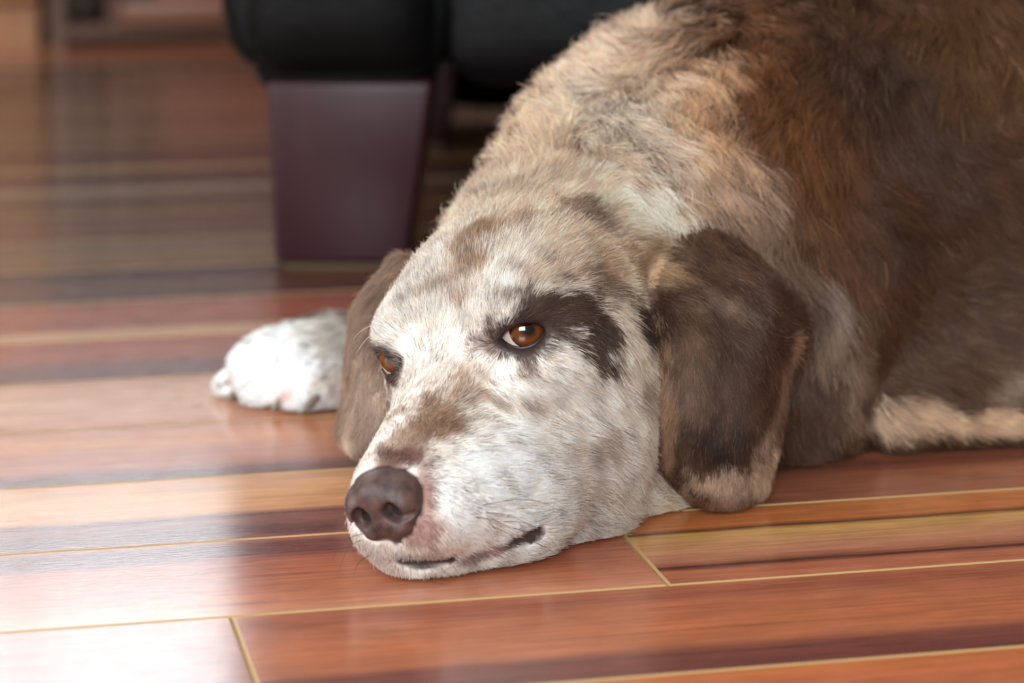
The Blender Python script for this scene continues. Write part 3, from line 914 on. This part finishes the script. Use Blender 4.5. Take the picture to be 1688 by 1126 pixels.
dog = mesh_obj('dog', [], [], body_mat)
fill(dog.data, BV, BQ)
tag(dog, 'brown and cream merle dog lying with its chin flat on the floor', 'dog')
VN = np.empty(len(BV) * 3, np.float32); dog.data.vertices.foreach_get('normal', VN); VN = VN.reshape(-1, 3)

# bare skin: lip line, eyelids
def chain_dist(P, chain):
    d = np.full(len(P), 1.0)
    for a, bb, r in chain:
        d = np.minimum(d, sd_cone(P, a, bb, r, r))
    return d
def bare(P, hair=False):
    """0 where hair grows, 1 on bare skin"""
    w = np.zeros(len(P))
    i = near(P, np.mean([c[0] for c in CARVE], 0), .08)
    w[i] = np.maximum(w[i], sstep(.0008, -.0006, chain_dist(P[i], CARVE)) if hair else sstep(.0022, .0008, chain_dist(P[i], CARVE)))
    for k, ring in enumerate(LID):
        i = near(P, EYES[k][0], .035)
        w[i] = np.maximum(w[i], sstep(.0022, .0006, sd_opening(P[i], EYES[k])) if hair else sstep(.0050, .0025, sd_opening(P[i], EYES[k])))
    return w
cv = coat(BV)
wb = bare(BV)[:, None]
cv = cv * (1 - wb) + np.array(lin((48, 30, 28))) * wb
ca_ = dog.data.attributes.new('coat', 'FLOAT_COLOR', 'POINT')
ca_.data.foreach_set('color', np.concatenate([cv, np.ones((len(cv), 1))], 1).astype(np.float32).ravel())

# ------------------------------------------------------------------ nose leather
def nose_sdf(q, solid=False):
    """q in cm in the head's axes, origin at the middle of the nose"""
    q = q * np.array([1, 1.04, .94])
    d = sd_ell(q, np.array([-.2, 0, .15]), (1.35, 1.85, 1.45))
    for s in (1, -1):
        d = smin(d, sd_ell(q, np.array([.15, s * 1.22, .05]), (1.15, .85, 1.05)), .35)
        d = smin(d, sd_ell(q, np.array([.25, s * .75, -.95]), (.95, .75, .55)), .3)
    d = smin(d, sd_cone(q, np.array([.55, 0, -.5]), np.array([.2, 0, -1.35]), .72, .45), .35)
    d = smin(d, sd_ell(q, np.array([.45, 0, .55]), (.85, 1.0, .8)), .4)
    if solid: return d
    for s in (1, -1):
        d = smax(d, -sd_ell(q, np.array([1.15, s * .92, -.12]), (.8, .50, .48)), .16)
        d = smax(d, -sd_cone(q, np.array([1.1, s * 1.05, -.38]), np.array([.72, s * 1.95, -.50]), .26, .15), .14)
    d = smax(d, -sd_cone(q, np.array([1.40, 0, -.2]), np.array([.85, 0, -2.0]), .10, .12), .16)
    return d
hN = .05
LOn = np.array([-2.0, -2.7, -2.5]); nn = (np.array([4.2, 5.4, 4.8]) / hN).astype(int)
gN = np.stack(np.meshgrid(*[np.arange(k) for k in nn], indexing='ij'), -1) * hN + LOn
DN = nose_sdf(gN.reshape(-1, 3)).reshape(nn).astype(np.float32)
NV, NQ = surface_nets(DN, LOn, hN)
NSCALE = 1.04
_i = near(BV, NOSE_C, .05)
_s = nose_sdf((BV[_i] - NOSE_C) @ HR * 100 / NSCALE, True)
cv[_i] = np.where((_s < .05)[:, None], np.array(lin((30, 20, 20))), cv[_i])
ca_.data.foreach_set('color', np.concatenate([cv, np.ones((len(cv), 1))], 1).astype(np.float32).ravel())
nose_mat = mat('nose_leather', (92, 72, 70), 0.46, Specular_IOR_Level=0.4)
n, l, b = nodes_of(nose_mat)
tc = n.new('ShaderNodeTexCoord')
vo = n.new('ShaderNodeTexVoronoi'); vo.inputs['Scale'].default_value = 1100; vo.feature = 'DISTANCE_TO_EDGE'
l.new(tc.outputs['Object'], vo.inputs['Vector'])
nz = n.new('ShaderNodeTexNoise'); nz.inputs['Scale'].default_value = 160; nz.inputs['Detail'].default_value = 3
l.new(tc.outputs['Object'], nz.inputs['Vector'])
rp = n.new('ShaderNodeValToRGB')
rp.color_ramp.elements[0].position = .3; rp.color_ramp.elements[0].color = (*lin((56, 44, 42)), 1)
rp.color_ramp.elements[1].position = .72; rp.color_ramp.elements[1].color = (*lin((98, 73, 67)), 1)
l.new(nz.outputs[0], rp.inputs[0]); l.new(rp.outputs[0], b.inputs['Base Color'])
bp = n.new('ShaderNodeBump'); bp.inputs['Strength'].default_value = 0.35; bp.inputs['Distance'].default_value = 0.0003
l.new(vo.outputs['Distance'], bp.inputs['Height']); l.new(bp.outputs[0], b.inputs['Normal'])
nose = mesh_obj('nose', [], [], nose_mat, dog)
fill(nose.data, NV * NSCALE / 100, NQ)
nose.matrix_world = Matrix.LocRotScale(Vector(NOSE_C), Matrix(HR.tolist()).to_quaternion(), None)
tag(nose, 'brown leathery nose')

# ------------------------------------------------------------------ eyes
def sphere_vf(r, nu=40, nv=24, cap=math.pi):
    V, Fc = [(0, 0, r)], []
    for j in range(1, nv + 1):
        th = cap * j / nv
        for i in range(nu):
            ph = 2 * math.pi * i / nu
            V.append((r * math.sin(th) * math.cos(ph), r * math.sin(th) * math.sin(ph), r * math.cos(th)))
    for i in range(nu): Fc.append((0, 1 + i, 1 + (i + 1) % nu))
    for j in range(nv - 1):
        for i in range(nu):
            a = 1 + j * nu + i; bb = 1 + j * nu + (i + 1) % nu
            Fc.append((a, a + nu, bb + nu, bb))
    return V, Fc
sclera = mat('sclera', (226, 206, 190), 0.12)
iris_mat = bpy.data.materials.new('amber_iris'); iris_mat.use_nodes = True
n, l, b = nodes_of(iris_mat)
tc = n.new('ShaderNodeTexCoord'); sp_ = n.new('ShaderNodeSeparateXYZ'); l.new(tc.outputs['Object'], sp_.inputs[0])
ln = n.new('ShaderNodeVectorMath'); ln.operation = 'LENGTH'
cb = n.new('ShaderNodeCombineXYZ'); l.new(sp_.outputs[0], cb.inputs[0]); l.new(sp_.outputs[1], cb.inputs[1]); l.new(cb.outputs[0], ln.inputs[0])
nz = n.new('ShaderNodeTexNoise'); nz.inputs['Scale'].default_value = 900; nz.inputs['Detail'].default_value = 3
l.new(tc.outputs['Object'], nz.inputs['Vector'])
ma = n.new('ShaderNodeMath'); ma.operation = 'MULTIPLY_ADD'; ma.inputs[1].default_value = .0016; l.new(nz.outputs[0], ma.inputs[0]); l.new(ln.outputs['Value'], ma.inputs[2])
rp = n.new('ShaderNodeValToRGB'); cr = rp.color_ramp
mr = n.new('ShaderNodeMapRange'); mr.inputs['From Max'].default_value = .0105; l.new(ma.outputs[0], mr.inputs[0]); l.new(mr.outputs[0], rp.inputs[0])
for p, c in ((0, (8, 5, 5)), (.30, (10, 6, 5)), (.38, (52, 24, 10)), (.62, (106, 56, 20)), (.84, (88, 40, 14)), (.97, (26, 13, 10))):
    if p == 0: cr.elements[0].color = (*lin(c), 1)
    elif p == .97: cr.elements[-1].position = p; cr.elements[-1].color = (*lin(c), 1)
    else:
        e = cr.elements.new(p); e.color = (*lin(c), 1)
l.new(rp.outputs[0], b.inputs['Base Color'])
b.inputs['Roughness'].default_value = 0.08
b.inputs['Coat Weight'].default_value = 0.6
b.inputs['Coat Roughness'].default_value = 0.02
lid_mat = mat('eyelid_skin', (44, 28, 27), 0.25)
GAZE_PX = [(871, 543), (644, 586)]
def on_ball(px, py, c, r):
    o = np.array([0, 0, CAM_H]); d = W(px, py, 1.0) - o; d /= np.linalg.norm(d); o = o - c
    bq = o @ d; q = max(bq * bq - (o @ o - r * r), 0)
    return c + o + d * (-bq - math.sqrt(q))
for k, (c, r, *_ax) in enumerate(EYES):
    V, Fc = sphere_vf(r)
    eye = mesh_obj('eye', V, Fc, sclera, dog, smooth=True)
    g = Vector(on_ball(*GAZE_PX[k], c, r) - c).normalized()
    q = g.to_track_quat('Z', 'Y')
    eye.matrix_world = Matrix.LocRotScale(Vector(c), q, None)
    tag(eye, 'amber brown eye with a pale rim of white' if k == 0 else 'amber brown far eye')
    V, Fc = sphere_vf(r * 1.06, 40, 14, math.asin(.0093 / (r * 1.06)))
    V = [(x, y, z - 0.0004) for x, y, z in V]
    mesh_obj('iris', V, Fc, iris_mat, eye, smooth=True)
    # wet dark rim of the lids
    ring = LID[k]; m = len(ring)
    P = ring
    cen = np.array(c); TV, TF = [], []
    for i in range(len(P)):
        t = P[(i + 1) % len(P)] - P[i - 1]; t /= np.linalg.norm(t)
        o = P[i] - cen; o /= np.linalg.norm(o); s = np.cross(t, o)
        for a in range(8):
            an = a * math.pi / 4
            TV.append(P[i] + (o * math.cos(an) + s * math.sin(an)) * .0009)
    for i in range(len(P)):
        for a in range(8):
            j = (i + 1) % len(P)
            TF.append((i * 8 + a, i * 8 + (a + 1) % 8, j * 8 + (a + 1) % 8, j * 8 + a))
    mesh_obj('eyelid', TV, TF, lid_mat, dog, smooth=True)

# ------------------------------------------------------------------ fur
# px, py, flow in the photograph (x right, y down), length mm, lift degrees
FLOW = [
    (690, 700, .35, -1, 5, 14), (720, 640, .25, -1, 6, 14), (665, 745, .3, -.9, 3.5, 14), (640, 700, -.1, -1, 5, 14),
    (750, 560, .1, -1, 8, 14), (740, 490, .05, -1, 10, 15), (690, 500, -.25, -1, 9, 15), (660, 540, -.5, -.8, 8, 16),
    (820, 480, .3, -.95, 10, 15), (780, 400, .3, -1, 11, 15), (700, 420, -.05, -1, 10, 18), (860, 400, .55, -.85, 12, 15),
    (930, 420, .75, -.65, 12, 15), (860, 330, .5, -.85, 14, 18), (960, 330, .8, -.5, 14, 18), (1010, 400, .95, -.25, 14, 16),
    (1080, 400, 1, .1, 16, 20), (800, 540, -.3, -.9, 6, 16), (850, 515, .35, -.9, 6, 18), (900, 515, .85, -.4, 7, 14), (960, 510, .95, .15, 8, 14),
    (1000, 570, .6, .8, 9, 14), (910, 570, .9, .35, 7, 14), (860, 590, .25, .95, 6, 16), (800, 590, -.5, .7, 6, 14), (770, 610, .3, -.8, 6, 14),
    (830, 640, .7, .6, 8, 13), (920, 640, .8, .55, 9, 13), (1000, 660, .75, .65, 11, 14), (1060, 600, .5, .85, 12, 16),
    (770, 690, .8, -.1, 7, 13), (740, 760, .8, .25, 6, 13), (800, 760, .95, .2, 7, 13), (870, 740, .95, .25, 9, 13), (960, 740, .9, .45, 12, 14),
    (720, 840, .6, .5, 4, 16), (770, 850, .85, .4, 6, 14), (850, 830, .95, .2, 8, 14), (920, 820, .95, .15, 10, 15), (1020, 780, .85, .5, 15, 16),
    (690, 890, .3, .9, 4, 20), (740, 900, .6, .7, 5, 18), (820, 880, .9, .35, 6, 15), (890, 870, .95, .15, 8, 15),
    (640, 915, -.1, 1, 5, 24), (680, 945, .1, 1, 5, 24), (760, 932, .6, .7, 6, 20), (860, 905, .95, .15, 7, 18), (610, 900, -.4, .9, 5, 24),
    (940, 860, 1, .1, 12, 18), (1030, 845, 1, .25, 18, 16), (1090, 820, .95, .35, 18, 16), (1050, 700, .6, .8, 13, 14),
    (650, 640, -.2, .9, 5, 14), (620, 640, -.1, 1, 6, 14),
    # neck
    (800, 300, -.1, -1, 20, 32), (880, 240, -.25, -1, 24, 40), (960, 150, -.4, -.9, 28, 45), (1060, 60, -.3, -.95, 30, 45),
    (930, 270, .5, -.6, 18, 26), (1000, 220, .2, .9, 26, 24), (1060, 160, -.1, 1, 28, 24), (1140, 250, .15, 1, 30, 22), (1060, 300, .6, .7, 22, 22),
    (1180, 120, -.05, 1, 32, 26), (1180, 320, .35, .95, 30, 22), (1120, 40, -.1, .9, 30, 34),
    # body
    (1250, 100, -.2, 1, 34, 26), (1320, 250, -.1, 1, 34, 26), (1260, 330, .2, 1, 32, 24), (1400, 100, -.35, .95, 32, 22), (1540, 100, -.1, 1, 30, 20),
    (1400, 380, .2, 1, 34, 24), (1500, 300, .55, .85, 30, 18), (1620, 250, .85, .5, 28, 16), (1650, 60, .4, .9, 28, 18), (1640, 480, 1, .3, 26, 14), (1500, 500, .6, .8, 28, 18),
    (1340, 470, .3, .95, 36, 24), (1350, 600, .2, 1, 34, 22), (1330, 720, .4, .9, 26, 20), (1450, 620, .5, .85, 24, 16),
    (1560, 600, .8, .5, 18, 14), (1500, 690, .9, .35, 14, 16), (1640, 700, 1, .1, 14, 14), (1600, 735, .9, .3, 12, 18),
    # ears
    (1060, 430, .9, .25, 13, 16), (1110, 470, .9, .5, 10, 14), (1160, 390, .7, .7, 13, 16), (1200, 500, .75, .65, 10, 14), (1290, 525, .9, .45, 12, 16),
    (1080, 540, .6, .8, 10, 16), (1170, 600, .1, 1, 9, 13), (1260, 620, .2, 1, 9, 14), (1120, 680, -.1, 1, 7, 14), (1190, 700, 0, 1, 7, 13), (1270, 740, .1, 1, 7, 16),
    (1190, 790, 0, 1, 7, 14), (1190, 826, 0, 1, 6, 16), (1130, 790, -.2, 1, 6, 16),
    (610, 520, -.3, .95, 10, 18), (595, 600, -.15, 1, 9, 16), (590, 690, -.1, 1, 9, 16), (590, 740, 0, 1, 8, 16),
    # far foreleg
    (570, 560, -1, .2, 12, 16), (500, 590, -1, .15, 9, 16), (420, 620, -1, .4, 7, 18), (500, 640, -.6, .8, 6, 18), (560, 630, -.8, .5, 8, 18),
]
FP = surf([f[0] for f in FLOW], [f[1] for f in FLOW])
def normals(P):
    e = .0012; P = P.astype(np.float32)
    g = np.stack([sdf((P + np.eye(3, dtype=np.float32)[a] * e)[:, None])[:, 0] - sdf((P - np.eye(3, dtype=np.float32)[a] * e)[:, None])[:, 0] for a in range(3)], 1)
    return g / (np.linalg.norm(g, axis=1)[:, None] + 1e-9)
FN = normals(FP)
def tangent_from_image(P, N, dx, dy):
    """tangent of the surface whose picture runs along (dx, dy)"""
    t1 = np.cross(N, [0, 0, 1.0]); t1 /= np.linalg.norm(t1, axis=1)[:, None] + 1e-9
    t2 = np.cross(N, t1)
    e = 1e-4
    c0 = cam(P); a = (cam(P + t1 * e) - c0)[:, :2]; b2 = (cam(P + t2 * e) - c0)[:, :2]
    det = a[:, 0] * b2[:, 1] - a[:, 1] * b2[:, 0]
    det = np.where(np.abs(det) < 1e-3, 1e-3 * np.where(det < 0, -1, 1), det)
    u = (dx * b2[:, 1] - dy * b2[:, 0]) / det; v = (a[:, 0] * dy - a[:, 1] * dx) / det
    t = t1 * u[:, None] + t2 * v[:, None]
    return t / (np.linalg.norm(t, axis=1)[:, None] + 1e-9)
FT = tangent_from_image(FP, FN, np.array([f[2] for f in FLOW]), np.array([f[3] for f in FLOW]))
FL = np.array([f[4] for f in FLOW]) / 1000.0
FA = np.radians([f[5] for f in FLOW])

# sample roots over the body, thinner where the photograph cannot look
tri = np.concatenate([BQ[:, [0, 1, 2]], BQ[:, [0, 2, 3]]])
A_, B_, C_3 = BV[tri[:, 0]], BV[tri[:, 1]], BV[tri[:, 2]]
area = np.linalg.norm(np.cross(B_ - A_, C_3 - A_), axis=1) / 2
cen = (A_ + B_ + C_3) / 3
nrm = VN[tri].mean(1)
view = np.array([0, 0, CAM_H]) - cen; view /= np.linalg.norm(view, axis=1)[:, None]
facing = (nrm * view).sum(1)
pc = cam(cen)
offx = np.maximum(np.maximum(-pc[:, 0], pc[:, 0] - 1688), np.maximum(-pc[:, 1], pc[:, 1] - 1126))
hd = to_head(cen)
is_head = sstep(-13, -10, hd[:, 0]) * (cen[:, 1] < 1.56)
dens = 95e4 * np.where(is_head > .5, 3.1, 1.15)              # hairs per square metre
dens *= np.where(facing > -.25, 1.0, .22)
dens *= np.where(offx > 120, .18, 1.0)
dens *= (cen[:, 2] > .0032)
N_H = rng.poisson(area * dens)
ti = np.repeat(np.arange(len(tri)), N_H)
r1, r2 = rng.random(len(ti)), rng.random(len(ti)); fl = r1 + r2 > 1; r1[fl] = 1 - r1[fl]; r2[fl] = 1 - r2[fl]
ROOT = A_[ti] + (B_ - A_)[ti] * r1[:, None] + (C_3 - A_)[ti] * r2[:, None]
NRM = VN[tri[ti, 0]] * (1 - r1 - r2)[:, None] + VN[tri[ti, 1]] * r1[:, None] + VN[tri[ti, 2]] * r2[:, None]
NRM /= np.linalg.norm(NRM, axis=1)[:, None] + 1e-9
low = offx[ti] > 120
keep = bare(ROOT, True) < .4
qn = (ROOT - NOSE_C) @ HR * 100 / NSCALE
i = near(ROOT, NOSE_C, .05)
kn = np.ones(len(ROOT), bool); kn[i] = nose_sdf(qn[i], True) > .03
keep &= kn
ROOT, NRM, low = ROOT[keep], NRM[keep], low[keep]
nh = len(ROOT)

# interpolate flow
TAN_, LEN_, LIFT_ = np.zeros((nh, 3)), np.zeros(nh), np.zeros(nh)
ne, fe = ear_masks(ROOT)
a_ne, a_fe = ear_masks(FP)
_o = FP.mean(0)
R32 = (ROOT - _o).astype(np.float32); FP32 = (FP - _o).astype(np.float32); FN32 = FN.astype(np.float32)
R32q = (R32 ** 2).sum(1); FP32q = (FP32 ** 2).sum(1)
for s in range(0, nh, 20000):
    sl = slice(s, s + 20000)
    D = np.maximum(R32q[sl, None] + FP32q[None] - 2 * R32[sl] @ FP32.T, 0)
    # ears follow ear anchors, the rest of the dog the others
    pen = (ne[sl, None] != a_ne[None]) | (fe[sl, None] != a_fe[None])
    facing_w = np.clip((NRM[sl].astype(np.float32) @ FN32.T) * .5 + .6, .05, 1)
    D += np.float32(4e-5); w = facing_w / (D * D) * np.where(pen, np.float32(.02), np.float32(1.0))
    w /= w.sum(1)[:, None]
    TAN_[sl] = w @ FT; LEN_[sl] = w @ FL; LIFT_[sl] = w @ FA
hd = to_head(ROOT)
headw = sstep(-14, -10, hd[:, 0]) * (ROOT[:, 1] < 1.58)
longw = np.clip((LEN_ - .012) / .016, 0, 1)
# waves of direction, then stay in the tangent plane
TAN_ -= NRM * (TAN_ * NRM).sum(1)[:, None]
TAN_ /= np.linalg.norm(TAN_, axis=1)[:, None] + 1e-9
BIN = np.cross(NRM, TAN_)
ang = (.10 + .16 * longw) * nz_fl(ROOT) + (.08 + .12 * longw) * nz_fl2(ROOT) + rng.normal(0, 1, nh) * (.13 + .05 * longw)
TAN_ = TAN_ * np.cos(ang)[:, None] + BIN * np.sin(ang)[:, None]
BIN = np.cross(NRM, TAN_)
LEN_ *= rng.uniform(.65, 1.15, nh)
stray = rng.random(nh) < .012
LEN_ = np.where(stray, LEN_ * 1.25, LEN_)
LIFT_ = LIFT_ * (1 + .25 * rng.normal(0, 1, nh)) + .05 * nz_fl2(ROOT) * longw + stray * .2
LIFT_ = np.clip(LIFT_, .06, 1.2)

NP_ = 6
ts = np.linspace(0, 1, NP_)
path = np.zeros((nh, NP_, 3))
path[:, 0] = ROOT - NRM * .0006
curl = (rng.normal(0, 1, nh) * .25 + .25 * nz_fl2(ROOT + .01)) * (.4 + longw)
for k in range(1, NP_):
    tm = (ts[k] + ts[k - 1]) / 2
    la = LIFT_ * (1.25 - 1.15 * tm)
    ca2 = curl * (tm - .2)
    dirv = (TAN_ * np.cos(ca2)[:, None] + BIN * np.sin(ca2)[:, None]) * np.cos(la)[:, None] + NRM * np.sin(la)[:, None]
    path[:, k] = path[:, k - 1] + dirv * (LEN_ / (NP_ - 1))[:, None]
# locks: longer hair leans together
from mathutils import kdtree
cidx = np.where((rng.random(nh) < .012) & (longw > .05))[0]
kd = kdtree.KDTree(len(cidx))
for q, i in enumerate(cidx): kd.insert(ROOT[i], q)
kd.balance()
li = np.where(longw > .08)[0]
own = np.array([cidx[kd.find(ROOT[i])[1]] for i in li])
cl = (longw[li] * rng.uniform(.35, .75, len(li)))[:, None]
for k in range(1, NP_):
    path[li, k] += (path[own, k] - path[li, k]) * cl * (ts[k] ** 1.3) * .75
# nothing goes through the floor
path[..., 2] = np.maximum(path[..., 2], .0012 + .0012 * rng.random((nh, 1)))

# colours
jit = rng.normal(0, .16, nh)
HC = coat(ROOT, jit)
lum = HC.mean(1)
rnd = rng.random(nh)
light = np.clip((lum - .18) / .35, 0, 1)
# ticking: single darker hairs in the pale coat, single paler hairs in the dark coat
tick = (rnd < (.10 + .10 * np.clip(nz_mid(ROOT + .03), -1, 1.5)) * headw * light)
HC[tick] = HC[tick] * .3 + np.array(lin((120, 88, 68))) * .7
grey = (rnd > .96) & (lum < .2)
HC[grey] = HC[grey] * .6 + np.array(lin((180, 150, 124))) * .4
vary = np.exp(rng.normal(0, .16, nh) + .10 * nz_fl2(ROOT + .07))
HC *= vary[:, None]
warm = rng.normal(0, .05, (nh, 1)) * np.array([[1, 0, -1.2]])
HC = np.clip(HC * (1 + warm), 0.004, .92)
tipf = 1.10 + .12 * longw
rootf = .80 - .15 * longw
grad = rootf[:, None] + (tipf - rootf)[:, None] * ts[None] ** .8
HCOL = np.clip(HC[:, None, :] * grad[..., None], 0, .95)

rad = np.where(low, .00036, np.where(headw > .5, .000108, .00016)) * rng.uniform(.75, 1.2, nh)
taper = np.array([.85, 1.0, .95, .8, .55, .12])
RAD = rad[:, None] * taper[None]

fur_mat = bpy.data.materials.new('fur'); fur_mat.use_nodes = True
n, l, b = nodes_of(fur_mat)
at = n.new('ShaderNodeAttribute'); at.attribute_name = 'hair_color'
l.new(at.outputs['Color'], b.inputs['Base Color'])
b.inputs['Roughness'].default_value = 0.42
b.inputs['Specular IOR Level'].default_value = 0.35
tr = n.new('ShaderNodeBsdfTranslucent'); l.new(at.outputs['Color'], tr.inputs[0])
mxs = n.new('ShaderNodeMixShader'); mxs.inputs[0].default_value = 0.28
l.new(b.outputs[0], mxs.inputs[1]); l.new(tr.outputs[0], mxs.inputs[2]); l.new(mxs.outputs[0], n['Material Output'].inputs[0])

def hair_object(name, path, radius, color, material, parent):
    nh, m = path.shape[:2]
    cu = bpy.data.hair_curves.new(name)
    cu.add_curves([m] * nh)
    cu.attributes['position'].data.foreach_set('vector', path.astype(np.float32).ravel())
    ra = cu.attributes.get('radius') or cu.attributes.new('radius', 'FLOAT', 'POINT')
    ra.data.foreach_set('value', radius.astype(np.float32).ravel())
    if color is not None:
        cat_ = cu.attributes.new('hair_color', 'FLOAT_COLOR', 'POINT')
        cat_.data.foreach_set('color', np.concatenate([color, np.ones(color.shape[:2] + (1,))], -1).astype(np.float32).ravel())
    cu.materials.append(material)
    o = bpy.data.objects.new(name, cu)
    COL.objects.link(o)
    o.parent = parent
    return o
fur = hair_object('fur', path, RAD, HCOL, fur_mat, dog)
fur['kind'] = 'stuff'
fur['label'] = 'short merle coat, cream face and brown body'

# ------------------------------------------------------------------ whiskers, brow hairs and claws
WH = [((795, 833), [(60, -10), (110, 0), (150, 28)], 0), ((800, 845), [(40, 5), (80, 25), (110, 45)], 0), ((785, 852), [(30, 6), (58, 20), (80, 38)], 0),
      ((830, 860), [(35, 2), (70, 20), (90, 45)], 0), ((845, 870), [(30, 10), (60, 26), (80, 40)], 0), ((810, 868), [(25, 10), (50, 28), (62, 46)], 0),
      ((600, 880), [(-20, 5), (-40, 20), (-52, 44)], 0), ((596, 890), [(-18, 10), (-30, 30), (-36, 52)], 0), ((610, 915), [(-16, 10), (-24, 24), (-28, 38)], 0),
      ((640, 945), [(-6, 12), (-10, 20), (-16, 26)], 0), ((700, 950), [(10, 8), (22, 12), (34, 14)], 0), ((880, 893), [(20, 10), (40, 22), (58, 30)], 0),
      ((625, 545), [(-14, 8), (-26, 20), (-38, 38)], 1), ((630, 535), [(-18, 2), (-34, 10), (-48, 24)], 1)]
wroot = surf([w_[0][0] for w_ in WH], [w_[0][1] for w_ in WH])
wp, wc = [], []
for (p0, offs, pale), r0 in zip(WH, wroot):
    d0 = cam(r0)[2]
    pts = [r0] + [W(p0[0] + a, p0[1] + bb, d0 - .004 - .002 * q) for q, (a, bb) in enumerate(offs)]
    pts = catmull(np.array(pts), 8)
    pts[:, 2] = np.maximum(pts[:, 2], .0015)
    wp.append(pts)
    wc.append(np.tile(lin((225, 215, 205)) if pale else lin((70, 54, 48)), (8, 1)))
wp, wc = np.array(wp), np.array(wc)
wk = hair_object('whiskers', wp, np.tile(np.linspace(.00016, .00004, 8), (len(wp), 1)), wc, fur_mat, dog)
wk['kind'] = 'stuff'
claw_mat = mat('claw', (128, 116, 108), 0.35)
for (x0, y0) in ((388, 648), (462, 661), (512, 664)):
    p = surf(x0, y0)[0]
    a = p + np.array([.004, .004, .003]); e = p + np.array([-.006, -.006, -.003])
    e[2] = max(e[2], .003)
    ax = Vector(e - a); q = ax.to_track_quat('Z', 'Y'); L = ax.length
    V, Fc = [], []
    for j in range(7):
        t = j / 6; r = .0026 * math.sqrt(max(1 - t ** 1.6, 0.002)) 
        for i in range(10):
            V.append((r * math.cos(i * .6283), r * 1.2 * math.sin(i * .6283) - .002 * t * t, L * t))
    for j in range(6):
        for i in range(10):
            Fc.append((j * 10 + i, j * 10 + (i + 1) % 10, (j + 1) * 10 + (i + 1) % 10, (j + 1) * 10 + i))
    Fc += [tuple(range(9, -1, -1)), tuple(range(60, 70))]
    o = mesh_obj('claw', V, Fc, claw_mat, dog, smooth=True)
    o.matrix_world = Matrix.LocRotScale(Vector(a), q, None)
